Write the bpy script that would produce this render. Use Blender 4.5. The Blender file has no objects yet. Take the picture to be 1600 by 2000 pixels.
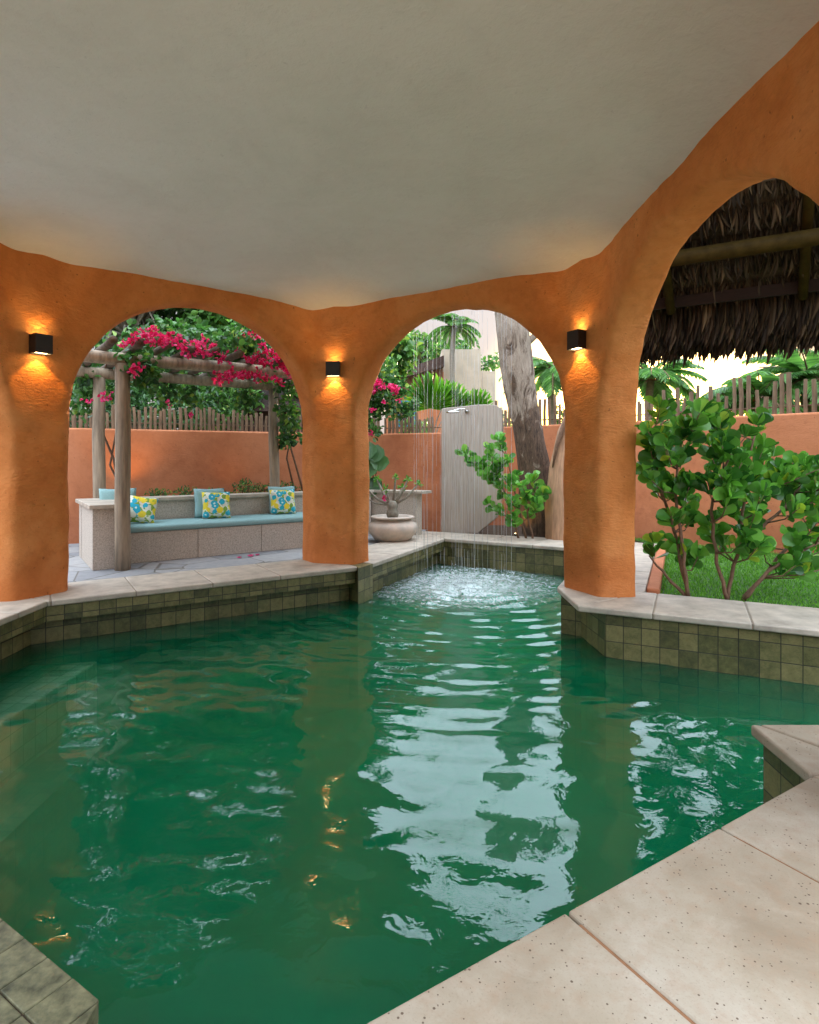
import bpy, bmesh, math, random
import numpy as np
from mathutils import Vector, Matrix, noise
from mathutils.geometry import tessellate_polygon
random.seed(7); RNG = np.random.default_rng(7)
R = math.radians
sc = bpy.context.scene

# ------------------------------------------------------------------ camera, world, sun, exposure
cam_d = bpy.data.cameras.new('camera'); cam = bpy.data.objects.new('camera', cam_d)
sc.collection.objects.link(cam); sc.camera = cam
cam.location = (0, 0, 1.3); cam.rotation_euler = (R(90), 0, 0)
cam_d.sensor_fit = 'VERTICAL'; cam_d.sensor_height = 36.0
cam_d.lens = 36.0*1170/2000; cam_d.shift_y = -105/2000
cam_d.clip_start = 0.03; cam_d.clip_end = 3000

SUN_AZ, SUN_EL = R(21.2), R(4.7)
w = bpy.data.worlds.new('World'); sc.world = w; w.use_nodes = True
nt = w.node_tree; nt.nodes.clear()
sky = nt.nodes.new('ShaderNodeTexSky'); sky.sky_type = 'NISHITA'; sky.sun_disc = False
sky.sun_elevation = SUN_EL; sky.sun_rotation = SUN_AZ
sky.altitude = 0; sky.air_density = 1.0; sky.dust_density = 2.5; sky.ozone_density = 1.0
bg = nt.nodes.new('ShaderNodeBackground'); bg.inputs[1].default_value = 0.15
wo = nt.nodes.new('ShaderNodeOutputWorld')
# thin high cloud veil over the clear-sky model
wtc = nt.nodes.new('ShaderNodeTexCoord'); wns = nt.nodes.new('ShaderNodeTexNoise'); wns.inputs['Scale'].default_value = 2.2; wns.inputs['Detail'].default_value = 6
nt.links.new(wtc.outputs['Generated'], wns.inputs['Vector'])
wmr = nt.nodes.new('ShaderNodeMapRange'); wmr.inputs[1].default_value = .3; wmr.inputs[2].default_value = .7; wmr.inputs[3].default_value = .94; wmr.inputs[4].default_value = 1.0
nt.links.new(wns.outputs[0], wmr.inputs[0])
wmx = nt.nodes.new('ShaderNodeMix'); wmx.data_type = 'RGBA'; wdt = nt.nodes.new('ShaderNodeVectorMath'); wdt.operation = 'DOT_PRODUCT'; nt.links.new(wtc.outputs['Generated'], wdt.inputs[0])
wdt.inputs[1].default_value = (math.sin(SUN_AZ)*math.cos(SUN_EL), math.cos(SUN_AZ)*math.cos(SUN_EL), math.sin(SUN_EL))
wgl = nt.nodes.new('ShaderNodeMapRange'); wgl.inputs[1].default_value = .965; wgl.inputs[2].default_value = .999; wgl.inputs[3].default_value = 1.0; wgl.inputs[4].default_value = .1
wgl.interpolation_type = 'SMOOTHSTEP'; nt.links.new(wdt.outputs['Value'], wgl.inputs[0])
wml = nt.nodes.new('ShaderNodeMath'); wml.operation = 'MULTIPLY'; nt.links.new(wmr.outputs[0], wml.inputs[0]); nt.links.new(wgl.outputs[0], wml.inputs[1])
nt.links.new(wml.outputs[0], wmx.inputs[0]); nt.links.new(sky.outputs[0], wmx.inputs[6])
wsx = nt.nodes.new('ShaderNodeSeparateXYZ'); nt.links.new(wtc.outputs['Generated'], wsx.inputs[0])
wrp = nt.nodes.new('ShaderNodeValToRGB'); nt.links.new(wsx.outputs[2], wrp.inputs[0])
we = wrp.color_ramp.elements
for _ in range(2): we.new(.5)
for q_, (p_, c_) in enumerate([(0.0, (.145, .135, .137)), (.26, (.16, .155, .165)), (.5, (.86, .96, 1.12)), (1.0, (1.15, 1.3, 1.5))]):
    we[q_].position = p_; we[q_].color = (*c_, 1)
wsc = nt.nodes.new('ShaderNodeVectorMath'); wsc.operation = 'SCALE'; wsc.inputs[3].default_value = 11.5
nt.links.new(wrp.outputs[0], wsc.inputs[0]); nt.links.new(wsc.outputs[0], wmx.inputs[7])
nt.links.new(wmx.outputs[2], bg.inputs[0]); nt.links.new(bg.outputs[0], wo.inputs[0])

sl = bpy.data.lights.new('sun', 'SUN'); sl.energy = 2.0; sl.angle = R(0.5); sl.color = (1.0, .78, .5)
so = bpy.data.objects.new('sun', sl); sc.collection.objects.link(so)
sd = Vector((math.sin(SUN_AZ)*math.cos(SUN_EL), math.cos(SUN_AZ)*math.cos(SUN_EL), math.sin(SUN_EL)))
so.rotation_euler = (-sd).to_track_quat('-Z', 'Y').to_euler(); so.location = (6, 18, 8)

sc.view_settings.view_transform = 'Standard'; sc.view_settings.look = 'None'
sc.view_settings.exposure = 1.36; sc.view_settings.gamma = 1.0
sc.render.engine = 'CYCLES'
cy = sc.cycles
cy.max_bounces = 10; cy.volume_bounces = 3; cy.volume_step_rate = 4; cy.diffuse_bounces = 6; cy.glossy_bounces = 4; cy.transmission_bounces = 6
cy.transparent_max_bounces = 12; cy.caustics_reflective = False; cy.caustics_refractive = False
cy.use_denoising = True; cy.sample_clamp_indirect = 6.0

# ------------------------------------------------------------------ helpers
class MB:
    def __init__(s): s.v = []; s.f = []; s.uv = []
    def add(s, vs, fs, uvs=None):
        b = len(s.v); s.v += [tuple(p) for p in vs]
        for k, f in enumerate(fs):
            s.f.append([i+b for i in f]); s.uv.append(uvs[k] if uvs else None)
    def box(s, c, size, rz=0, M=None):
        x, y, z = [a/2 for a in size]
        vs = [Vector((i*x, j*y, k*z)) for k in (-1, 1) for i, j in ((-1, -1), (1, -1), (1, 1), (-1, 1))]
        m = M if M else Matrix.Rotation(rz, 3, 'Z')
        s.add([m @ p + Vector(c) for p in vs], [(0,3,2,1), (4,5,6,7), (0,1,5,4), (1,2,6,5), (2,3,7,6), (3,0,4,7)])
    def prism(s, poly, z0, z1, uvscale=None):
        n = len(poly)
        area = sum(poly[i][0]*poly[(i+1) % n][1]-poly[(i+1) % n][0]*poly[i][1] for i in range(n))
        if area < 0: poly = poly[::-1]
        vs = [(p[0], p[1], z0) for p in poly]+[(p[0], p[1], z1) for p in poly]
        fs = [tuple(range(n))[::-1], tuple(range(n, 2*n))]
        uvs = [[(p[0], p[1]) for p in poly][::-1], [(p[0], p[1]) for p in poly]]
        for i in range(n):
            j = (i+1) % n; fs.append((i, j, n+j, n+i))
            L = math.dist(poly[i][:2], poly[j][:2])
            uvs.append([(0, z0), (L, z0), (L, z1), (0, z1)])
        s.add(vs, fs, uvs)
    def tube(s, pts, rad, seg=8, cap=True, jit=0):
        pts = [Vector(p) for p in pts]; n = len(pts)
        if not hasattr(rad, '__len__'): rad = [rad]*n
        rings = []; up = None
        for i, p in enumerate(pts):
            t = (pts[min(i+1, n-1)]-pts[max(i-1, 0)]).normalized()
            if up is None:
                up = Vector((0, 0, 1)) if abs(t.z) < .9 else Vector((1, 0, 0))
            a = t.cross(up).normalized(); b = a.cross(t).normalized(); up = b
            rings.append([p+(a*math.cos(q)+b*math.sin(q))*rad[i]*(1+random.uniform(-jit, jit)) for q in [2*math.pi*k/seg for k in range(seg)]])
        vs = [q for r in rings for q in r]; fs = []
        for i in range(n-1):
            for k in range(seg):
                k2 = (k+1) % seg
                fs.append((i*seg+k, (i+1)*seg+k, (i+1)*seg+k2, i*seg+k2))
        if cap: fs.append(tuple(range(seg))); fs.append(tuple(range((n-1)*seg, n*seg))[::-1])
        s.add(vs, fs)
    def lathe(s, prof, c, seg=24):
        vs = [(c[0]+r*math.cos(2*math.pi*k/seg), c[1]+r*math.sin(2*math.pi*k/seg), c[2]+z) for r, z in prof for k in range(seg)]
        fs = [(i*seg+k, i*seg+(k+1) % seg, (i+1)*seg+(k+1) % seg, (i+1)*seg+k) for i in range(len(prof)-1) for k in range(seg)]
        s.add(vs, fs)

def wloc(p):
    v = Vector((0, 0, 0))
    while p: v += p.location; p = p.parent
    return v
def link(o, parent=None, kind=None):
    sc.collection.objects.link(o)
    if parent: o.parent = parent
    if kind: o['kind'] = kind
    return o
def build(name, mb, mat, parent=None, smooth=False, bevel=0, kind=None, loc=None, bseg=2):
    me = bpy.data.meshes.new(name)
    off = wloc(parent) if parent else (Vector(loc) if loc is not None else Vector((0, 0, 0)))
    me.from_pydata([Vector(p)-off for p in mb.v], [], mb.f)
    if any(u is not None for u in mb.uv):
        ul = me.uv_layers.new(name='uv'); k = 0; data = []
        for f, u in zip(mb.f, mb.uv):
            data += list(u) if u is not None else [(0, 0)]*len(f)
        ul.data.foreach_set('uv', [c for p in data for c in p])
    me.materials.append(mat)
    if smooth: me.polygons.foreach_set('use_smooth', [True]*len(me.polygons))
    me.update()
    o = bpy.data.objects.new(name, me)
    if loc is not None and not parent: o.location = loc
    link(o, parent, kind)
    if bevel:
        b = o.modifiers.new('bevel', 'BEVEL'); b.width = bevel; b.segments = bseg; b.limit_method = 'ANGLE'; b.angle_limit = R(40)
    return o
def thing(name, label, cat, loc=(0, 0, 0), group=None, rz=0):
    o = bpy.data.objects.new(name, None); o.location = loc; o.rotation_euler = (0, 0, rz); o.empty_display_size = .1
    sc.collection.objects.link(o); return tag(o, label, cat, group)
def tag(o, label, cat, group=None):
    o['label'] = label; o['category'] = cat
    if group: o['group'] = group
    return o
def copy_tree(root, loc, label=None, rz=None):
    r = root.copy(); sc.collection.objects.link(r); r.location = loc
    if rz is not None: r.rotation_euler = (0, 0, rz)
    if label: r['label'] = label
    for ch in list(root.children):
        c = ch.copy(); sc.collection.objects.link(c); c.parent = r
        for g in ch.children:
            d = g.copy(); sc.collection.objects.link(d); d.parent = c
    return r
def npmesh(name, V, faces_n, F, mat, parent=None, smooth=True):
    """V (N,3); F flat index list with constant polygon size faces_n"""
    off = np.array(wloc(parent)) if parent else np.zeros(3)
    V = np.asarray(V)-off; F = np.asarray(F, dtype=np.int32)
    me = bpy.data.meshes.new(name); npoly = F.size//faces_n
    me.vertices.add(len(V)); me.vertices.foreach_set('co', V.astype(np.float32).ravel())
    me.loops.add(F.size); me.loops.foreach_set('vertex_index', F.ravel())
    me.polygons.add(npoly); me.polygons.foreach_set('loop_start', np.arange(npoly, dtype=np.int32)*faces_n)
    me.polygons.foreach_set('loop_total', np.full(npoly, faces_n, dtype=np.int32))
    me.polygons.foreach_set('use_smooth', [smooth]*npoly)
    me.materials.append(mat); me.update(calc_edges=True); me.validate()
    return link(bpy.data.objects.new(name, me), parent)

# templates: 8 verts, two folded 5-gons
def tmpl(wb, wm, wt, yb=.3, ym=.62, yt=.9, fold=.12, droop=.1):
    return np.array([(0, 0, 0), (wb, yb, fold*wb), (wm, ym, fold*wm), (wt, yt, fold*wt-droop*.7), (0, 1, -droop), (-wt, yt, fold*wt-droop*.7), (-wm, ym, fold*wm), (-wb, yb, fold*wb)])
OBOV = tmpl(.17, .42, .33, fold=.35, droop=.06)
ROUND = tmpl(.38, .5, .28, fold=.3, droop=.12)
OVAL = tmpl(.3, .3, .14, fold=.4, droop=.18)
BLADE = tmpl(.5, .45, .2, fold=.1, droop=.12)
def tmpl2(prof, fold=.2, droop=.1):
    R_ = [(w_, y_, fold*w_-droop*y_*y_) for w_, y_ in prof]; return np.array([(0, 0, 0)]+R_+[(0, 1, -droop)]+[(-w_, y_, z_) for w_, y_, z_ in R_[::-1]])
CLUS = tmpl2([(.07, .10), (.24, .30), (.42, .52), (.50, .70), (.44, .86), (.24, .97)], .22, .12)
def norm(a): return a/np.maximum(np.linalg.norm(a, axis=-1, keepdims=True), 1e-9)
def leaves(name, P, D, N, L, W, mat, parent, T=OVAL):
    P = np.asarray(P, float); n = len(P); D = norm(np.asarray(D, float)); N = np.asarray(N, float)
    S = norm(np.cross(D, N)); N = norm(np.cross(S, D))
    L = np.broadcast_to(L, (n,)); W = np.broadcast_to(W, (n,))
    V = P[:, None] + S[:, None]*(T[None, :, 0:1]*W[:, None, None]) + D[:, None]*(T[None, :, 1:2]*L[:, None, None]) + N[:, None]*(T[None, :, 2:3]*L[:, None, None])
    k = len(T); h = k//2
    F = (np.arange(n)[:, None]*k+np.array(list(range(h+1))+[0]+list(range(h, k)))[None]).ravel()
    return npmesh(name, V.reshape(-1, 3), h+1, F, mat, parent)
def rdir(n, up=0): 
    d = RNG.normal(size=(n, 3)); d[:, 2] += up; return norm(d)

# ------------------------------------------------------------------ materials
def newmat(name):
    m = bpy.data.materials.new(name); m.use_nodes = True; t = m.node_tree; b = t.nodes['Principled BSDF']; return m, t, b
def N(t, typ, **kw):
    n = t.nodes.new(typ)
    for k, v in kw.items():
        if isinstance(k, str) and k.startswith('i_'): n.inputs[k[2:].replace('_', ' ')].default_value = v
        else: setattr(n, k, v)
    return n
def ramp(t, fac, stops):
    r = N(t, 'ShaderNodeValToRGB'); e = r.color_ramp.elements
    while len(e) < len(stops): e.new(.5)
    for k, (p, c) in enumerate(stops):
        e[k].position = p; e[k].color = (*c, 1) if len(c) == 3 else c
    t.links.new(fac, r.inputs[0]); return r.outputs[0]
def coords(t, scale=(1, 1, 1), uv=False):
    tc = N(t, 'ShaderNodeTexCoord'); mp = N(t, 'ShaderNodeMapping'); mp.inputs['Scale'].default_value = scale
    t.links.new(tc.outputs['UV' if uv else 'Object'], mp.inputs[0]); return mp.outputs[0]
def tnoise(t, vec, scale, detail=6, rough=.6, dist=0):
    n = N(t, 'ShaderNodeTexNoise'); n.inputs['Scale'].default_value = scale; n.inputs['Detail'].default_value = detail
    n.inputs['Roughness'].default_value = rough; n.inputs['Distortion'].default_value = dist
    t.links.new(vec, n.inputs['Vector']); return n.outputs[0]
def mix(t, a, b, fac, mode='MIX'):
    m = N(t, 'ShaderNodeMix', data_type='RGBA', blend_type=mode)
    for s, v in ((m.inputs[6], a), (m.inputs[7], b), (m.inputs[0], fac)):
        if isinstance(v, (int, float)): s.default_value = v
        elif isinstance(v, tuple): s.default_value = (*v, 1)
        else: t.links.new(v, s)
    return m.outputs[2]
def math_(t, op, a, b=0.0, c=None):
    m = N(t, 'ShaderNodeMath', operation=op)
    for s, v in zip(m.inputs, (a, b, c) if c is not None else (a, b)):
        if isinstance(v, (int, float)): s.default_value = v
        else: t.links.new(v, s)
    return m.outputs[0]
def bump(t, b, h, strength, dist=.01, prev=None):
    n = N(t, 'ShaderNodeBump'); n.inputs['Strength'].default_value = strength; n.inputs['Distance'].default_value = dist
    t.links.new(h, n.inputs['Height'])
    if prev: t.links.new(prev, n.inputs['Normal'])
    if b: t.links.new(n.outputs[0], b.inputs['Normal'])
    return n.outputs[0]

def plaster(name, c1, c2, c3, rough=.85, bs=.5, st=1.0):
    m, t, b = newmat(name); v = coords(t)
    n1 = tnoise(t, v, 1.3, 7, .65, .4); n2 = tnoise(t, v, 9, 6, .7)
    n3 = tnoise(t, coords(t, (1, 1, 2.2)), 22, 5, .6, .6)
    c = ramp(t, n1, [(.32, c1), (.5, c2), (.68, c3)])
    c = mix(t, c, mix(t, c, (c1[0]*.62, c1[1]*.55, c1[2]*.6), 1.0), math_(t, 'MULTIPLY', ramp(t, n2, [(.5, (0, 0, 0)), (.75, (1, 1, 1))]), .35*st))
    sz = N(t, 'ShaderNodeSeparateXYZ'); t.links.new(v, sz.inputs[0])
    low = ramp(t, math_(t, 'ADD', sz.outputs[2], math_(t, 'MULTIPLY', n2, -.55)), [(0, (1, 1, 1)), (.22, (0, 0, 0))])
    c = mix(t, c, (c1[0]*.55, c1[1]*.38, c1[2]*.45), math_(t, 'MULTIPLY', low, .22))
    fine = tnoise(t, v, 120, 2)
    spot = ramp(t, tnoise(t, v, 28, 2, .4), [(.24, (1, 1, 1)), (.27, (0, 0, 0))])
    c = mix(t, c, (c1[0]*.35, c1[1]*.3, c1[2]*.35), math_(t, 'MULTIPLY', spot, .55*st))
    t.links.new(c, b.inputs['Base Color']); b.inputs['Roughness'].default_value = rough
    b.inputs['Specular IOR Level'].default_value = .3
    n4 = tnoise(t, coords(t, (1, 1, 3.2)), 5, 3, .5, 2.5)
    p = bump(t, None, n4, bs*.55, .02); p = bump(t, None, n3, bs, .014, p); p = bump(t, None, fine, .25, .002, p); bump(t, b, n2, bs*.8, .02, p)
    return m
def simple(name, c, rough=.6, var=.25, scale=8, bs=.2, metal=0, stretch=(1, 1, 1), c2=None, bd=.005):
    m, t, b = newmat(name); n = tnoise(t, coords(t, stretch), scale, 6, .65)
    cc = ramp(t, n, [(.3, tuple(x*(1-var) for x in c)), (.7, c2 if c2 else tuple(min(1, x*(1+var)) for x in c))])
    t.links.new(cc, b.inputs['Base Color']); b.inputs['Roughness'].default_value = rough; b.inputs['Metallic'].default_value = metal
    if bs: bump(t, b, n, bs, bd)
    return m
def leafmat(name, dark, light, trans=.35, rough=.38, tint=None):
    m, t, b = newmat(name)
    g = N(t, 'ShaderNodeNewGeometry')
    c = ramp(t, g.outputs['Random Per Island'], [(0, tuple(x*.7 for x in dark)), (.5, tuple((a+d)/2 for a, d in zip(dark, light))), (.92, light), (1, tint or light)])
    t.links.new(c, b.inputs['Base Color']); b.inputs['Roughness'].default_value = rough
    tr = N(t, 'ShaderNodeBsdfTranslucent'); t.links.new(mix(t, c, (1.0, 1.25, .35), .45, 'MULTIPLY'), tr.inputs[0])
    ms = N(t, 'ShaderNodeMixShader'); ms.inputs[0].default_value = trans
    t.links.new(b.outputs[0], ms.inputs[1]); t.links.new(tr.outputs[0], ms.inputs[2])
    t.links.new(ms.outputs[0], t.nodes['Material Output'].inputs[0]); return m
def tiles(name, size, cols, grout, gw=.004, rough=.45, bs=.5, nscale=14):
    m, t, b = newmat(name); v = coords(t, uv=True)
    br = N(t, 'ShaderNodeTexBrick'); br.offset = 0; br.squash = 1
    br.inputs['Scale'].default_value = 1; br.inputs['Brick Width'].default_value = size; br.inputs['Row Height'].default_value = size
    br.inputs['Mortar Size'].default_value = gw; br.inputs['Mortar Smooth'].default_value = .3; br.inputs['Bias'].default_value = 0
    br.inputs['Color1'].default_value = (0, 0, 0, 1); br.inputs['Color2'].default_value = (1, 1, 1, 1); br.inputs['Mortar'].default_value = (.5, .5, .5, 1)
    t.links.new(v, br.inputs['Vector'])
    ns = tnoise(t, coords(t, (1, 1, 1)), nscale, 8, .7, .5); n2 = tnoise(t, coords(t, (1, 1, 1.8)), nscale*4, 4, .7)
    a = math_(t, 'ADD', math_(t, 'MULTIPLY', br.outputs[0], .4), math_(t, 'MULTIPLY', ns, .8))
    c = ramp(t, a, [(.25, cols[0]), (.5, cols[1]), (.8, cols[2])])
    c = mix(t, c, tuple(x*.5 for x in cols[0]), math_(t, 'MULTIPLY', ramp(t, n2, [(.5, (0, 0, 0)), (.8, (1, 1, 1))]), .5))
    c = mix(t, c, grout, br.outputs['Fac'])
    t.links.new(c, b.inputs['Base Color']); b.inputs['Roughness'].default_value = rough
    p = bump(t, None, n2, .3, .004); bump(t, b, math_(t, 'SUBTRACT', 1.0, br.outputs['Fac']), bs, .006, p)
    return m

M = {}
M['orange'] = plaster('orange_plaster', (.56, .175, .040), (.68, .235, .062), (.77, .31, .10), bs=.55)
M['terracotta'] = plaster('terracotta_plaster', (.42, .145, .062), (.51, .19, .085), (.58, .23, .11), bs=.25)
M['ceiling'] = plaster('ceiling_plaster', (.73, .71, .66), (.78, .76, .71), (.81, .79, .745), bs=.3, st=.25)
M['tile'] = tiles('slate_tile', .145, [(.028, .030, .010), (.095, .092, .030), (.21, .18, .07)], (.02, .02, .012))
M['tilepale'] = tiles('pale_green_tile', .118, [(.09, .10, .06), (.18, .20, .12), (.30, .31, .21)], (.03, .035, .02))
M['granite'] = simple('flecked_granite', (.47, .41, .34), .8, .4, 70, .15)
M['paving'] = None
def stone():
    m, t, b = newmat('coral_stone'); v = coords(t)
    n1 = tnoise(t, v, 2.2, 7, .6, .3); n2 = tnoise(t, v, 14, 5, .7)
    c = ramp(t, n1, [(.3, (.27, .21, .14)), (.5, (.36, .30, .215)), (.7, (.44, .385, .30))])
    c = mix(t, c, (.33, .21, .125), math_(t, 'MULTIPLY', ramp(t, n2, [(.48, (0, 0, 0)), (.8, (1, 1, 1))]), .55))
    c = mix(t, c, (.60, .53, .43), math_(t, 'MULTIPLY', ramp(t, tnoise(t, v, 4.5, 9, .75, 1.5), [(.5, (0, 0, 0)), (.66, (1, 1, 1))]), .16))
    c = mix(t, c, (.2, .15, .1), math_(t, 'MULTIPLY', ramp(t, tnoise(t, v, 160, 2, .5), [(.55, (0, 0, 0)), (.75, (1, 1, 1))]), .3))
    vo = N(t, 'ShaderNodeTexVoronoi'); vo.inputs['Scale'].default_value = 84; t.links.new(v, vo.inputs['Vector'])
    dn = tnoise(t, v, 5.5, 3, .6)
    rr = math_(t, 'SUBTRACT', math_(t, 'MULTIPLY', dn, .72), .13)
    sepc = N(t, 'ShaderNodeSeparateColor'); t.links.new(vo.outputs['Color'], sepc.inputs[0])
    pick = math_(t, 'GREATER_THAN', sepc.outputs[0], .55)
    hole = math_(t, 'MULTIPLY', math_(t, 'LESS_THAN', vo.outputs['Distance'], math_(t, 'MULTIPLY', rr, math_(t, 'MULTIPLY', sepc.outputs[1], 1.1))), pick)
    c = mix(t, c, (.10, .06, .035), math_(t, 'MULTIPLY', hole, .9))
    t.links.new(c, b.inputs['Base Color']); b.inputs['Roughness'].default_value = .62
    p = bump(t, None, math_(t, 'SUBTRACT', 1.0, hole), .8, .004); bump(t, b, n2, .12, .006, p); return m
M['stone'] = stone()
M['coping'] = simple('pale_coping_stone', (.43, .375, .30), .6, .30, 5, .15)
M['grout'] = simple('brown_grout', (.25, .12, .055), .9, .2, 40, .2)
M['black'] = simple('black_metal', (.014, .012, .012), .45, .2, 30, .05)
M['chrome'] = simple('chrome', (.7, .7, .7), .15, .05, 5, 0, 1)
M['log'] = simple('weathered_log', (.30, .235, .165), .8, .45, 6, .5, 0, (3.5, 3.5, .35), bd=.006)
M['logh'] = simple('dark_log', (.11, .08, .055), .85, .4, 10, .5)
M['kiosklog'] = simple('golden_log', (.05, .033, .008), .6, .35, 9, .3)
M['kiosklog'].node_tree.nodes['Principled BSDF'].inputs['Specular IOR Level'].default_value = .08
M['stake'] = simple('fence_stake', (.19, .12, .07), .85, .45, 14, .3, 0, (1, 1, .25))
M['cushion'] = simple('teal_cushion_cloth', (.24, .40, .395), .95, .10, 60, .25)
M['whitewash'] = simple('beige_render', (.52, .43, .33), .9, .1, 3, .1)
M['roofbrown'] = simple('brown_tile_roof', (.09, .055, .045), .9, .4, 14, .5)
M['bluepaint'] = simple('blue_painted_wood', (.03, .25, .42), .5, .1, 8, .05)
M['glass'] = simple('dark_window_glass', (.03, .04, .05), .08, .1, 4, 0)
M['soil'] = simple('dark_soil', (.06, .038, .022), 1, .5, 30, .8, bd=.02)
M['pot'] = simple('limewashed_clay', (.50, .45, .38), .85, .2, 6, .3, c2=(.60, .48, .38))
M['stem'] = simple('brown_stem', (.17, .095, .055), .8, .35, 25, .3)
M['greystem'] = simple('grey_stem', (.24, .22, .17), .8, .3, 20, .3)
M['trunkpalm'] = simple('palm_trunk', (.22, .19, .15), .9, .3, 9, .5, 0, (1, 1, 6))
M['pinkleaf'] = leafmat('bougainvillea_bract', (.66, .012, .12), (.88, .035, .24), .4, .6, (.9, .16, .40))
M['vine'] = leafmat('bougainvillea_leaf', (.025, .10, .03), (.11, .28, .065), .4, .4, (.34, .48, .09))
M['shrubleaf'] = leafmat('clusia_leaf', (.04, .18, .035), (.20, .50, .07), .42, .22, (.5, .6, .06))
M['treeleaf'] = leafmat('tree_leaf', (.05, .15, .04), (.17, .38, .08), .4, .4, (.42, .52, .1))
M['darkleaf'] = leafmat('dark_tree_leaf', (.025, .08, .028), (.08, .20, .055), .3, .4)
M['palmleaf'] = leafmat('palm_leaf', (.07, .20, .06), (.19, .40, .10), .4, .45)
M['fanleaf'] = leafmat('fan_palm_leaf', (.07, .26, .02), (.16, .42, .03), .45, .35, (.3, .5, .05))
M['succulent'] = leafmat('round_green_leaf', (.07, .26, .05), (.2, .48, .08), .4, .3, (.38, .5, .07))
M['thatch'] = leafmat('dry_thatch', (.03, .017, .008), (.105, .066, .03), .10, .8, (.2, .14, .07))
M['bluefloor'] = None

def paving():
    m, t, b = newmat('grey_flagstone'); v = coords(t)
    vo = N(t, 'ShaderNodeTexVoronoi'); vo.inputs['Scale'].default_value = 1.9; vo.feature = 'DISTANCE_TO_EDGE'; t.links.new(v, vo.inputs['Vector'])
    vc = N(t, 'ShaderNodeTexVoronoi'); vc.inputs['Scale'].default_value = 1.9; t.links.new(v, vc.inputs['Vector'])
    sp = N(t, 'ShaderNodeSeparateColor'); t.links.new(vc.outputs['Color'], sp.inputs[0])
    n = tnoise(t, v, 12, 8, .7)
    a = math_(t, 'ADD', math_(t, 'MULTIPLY', sp.outputs[0], .4), math_(t, 'MULTIPLY', n, .7))
    c = ramp(t, a, [(.25, (.17, .18, .19)), (.55, (.27, .275, .28)), (.85, (.38, .37, .35))])
    e = ramp(t, vo.outputs[0], [(.006, (.8, .8, .8)), (.02, (0, 0, 0))])
    c = mix(t, c, (.10, .085, .06), e)
    t.links.new(c, b.inputs['Base Color']); b.inputs['Roughness'].default_value = .75
    p = bump(t, None, n, .4, .008); bump(t, b, math_(t, 'SUBTRACT', 1.0, e), .6, .01, p); return m
M['paving'] = paving()

# ------------------------------------------------------------------ pavilion
CH = [((-3.59, 5.43), (-3.33, 5.87)), ((-1.19, 7.42), (-.675, 7.31)), ((1.554, 6.06), (1.778, 5.592)),
      ((1.84, 2.49), (1.58, 2.02)), ((-.56, .42), (-1.08, .53)), ((-3.3, 1.83), (-3.55, 2.3))]
TH = .36; ZTOP = 3.6
def v2(p): return Vector((p[0], p[1]))
def outn(a, b):
    d = (v2(b)-v2(a)).normalized(); return Vector((-d.y, d.x))
walls = MB()
APEX = [3.02, 3.01, 3.01, 3.0, 3.0, 3.0]
for i in range(6):
    a, b = CH[i]; pa = CH[i-1][1]; nb = CH[(i+1) % 6][0]
    nl = outn(pa, a); nr = outn(b, nb)
    ao = v2(a)+nl*TH; bo = v2(b)+nr*TH
    d1 = (v2(a)-v2(pa)).normalized(); d2 = (v2(b)-v2(nb)).normalized()
    den = d1.x*d2.y-d1.y*d2.x; r = bo-ao; s = (r.x*d2.y-r.y*d2.x)/den; oc = ao+d1*s
    walls.prism([tuple(a), tuple(ao), tuple(oc), tuple(bo), tuple(b)][::-1], -.15, ZTOP)
    # lintel with the arch to the next pillar
    A = v2(b); B = v2(nb); L = (B-A).length; u = (B-A)/L; rr = L/2; zs = APEX[i]-rr
    prof = [(-.06, zs-.25), (0, zs-.25)]
    for k in range(33):
        th = math.pi*(1-k/32); prof.append((rr+rr*math.cos(th), zs+rr*max(0, math.sin(th))**(.80 if i == 2 else 1.0)))
    prof += [(L, zs-.25), (L+.06, zs-.25), (L+.06, ZTOP), (-.06, ZTOP)]
    n = len(prof); vs = []
    for off in (0, TH):
        for (s_, z) in prof:
            p = A+u*s_+nr*off; vs.append((p.x, p.y, z))
    fs = [tuple(range(n)), tuple(range(n, 2*n))[::-1]]+[(k, n+k, n+(k+1) % n, (k+1) % n) for k in range(n)]
    walls.add(vs, fs)
me = bpy.data.meshes.new('tmp'); me.from_pydata(walls.v, [], walls.f)
bm = bmesh.new(); bm.from_mesh(me); bmesh.ops.recalc_face_normals(bm, faces=bm.faces); bm.to_mesh(me); bm.free()
tmp = bpy.data.objects.new('tmp', me); sc.collection.objects.link(tmp)
md = tmp.modifiers.new('r', 'REMESH'); md.mode = 'VOXEL'; md.voxel_size = .03
md = tmp.modifiers.new('s', 'SMOOTH'); md.factor = .5; md.iterations = 32
dg = bpy.context.evaluated_depsgraph_get(); ev = tmp.evaluated_get(dg)
wm = bpy.data.meshes.new_from_object(ev); bpy.data.objects.remove(tmp)
co = np.empty(len(wm.vertices)*3, np.float32); wm.vertices.foreach_get('co', co); co = co.reshape(-1, 3)
no = np.empty(len(wm.vertices)*3, np.float32); wm.vertices.foreach_get('normal', no); no = no.reshape(-1, 3)
dsp = np.array([.016*noise.noise((p[0]*1.8, p[1]*1.8, p[2]*1.5))+.008*noise.noise((p[0]*6, p[1]*6, p[2]*5))+.0025*noise.noise((p[0]*15, p[1]*15, p[2]*12)) for p in co.tolist()])
co += no*dsp[:, None]; co[:, 2] = np.maximum(co[:, 2], -.045)
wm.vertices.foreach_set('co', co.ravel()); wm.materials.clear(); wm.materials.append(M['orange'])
wm.polygons.foreach_set('use_smooth', [True]*len(wm.polygons)); wm.update()
pav = thing('pool_pavilion', 'orange plastered pavilion with round arches and a pale ceiling over the pool', 'pavilion', (-.87, 3.96, 0))
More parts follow.
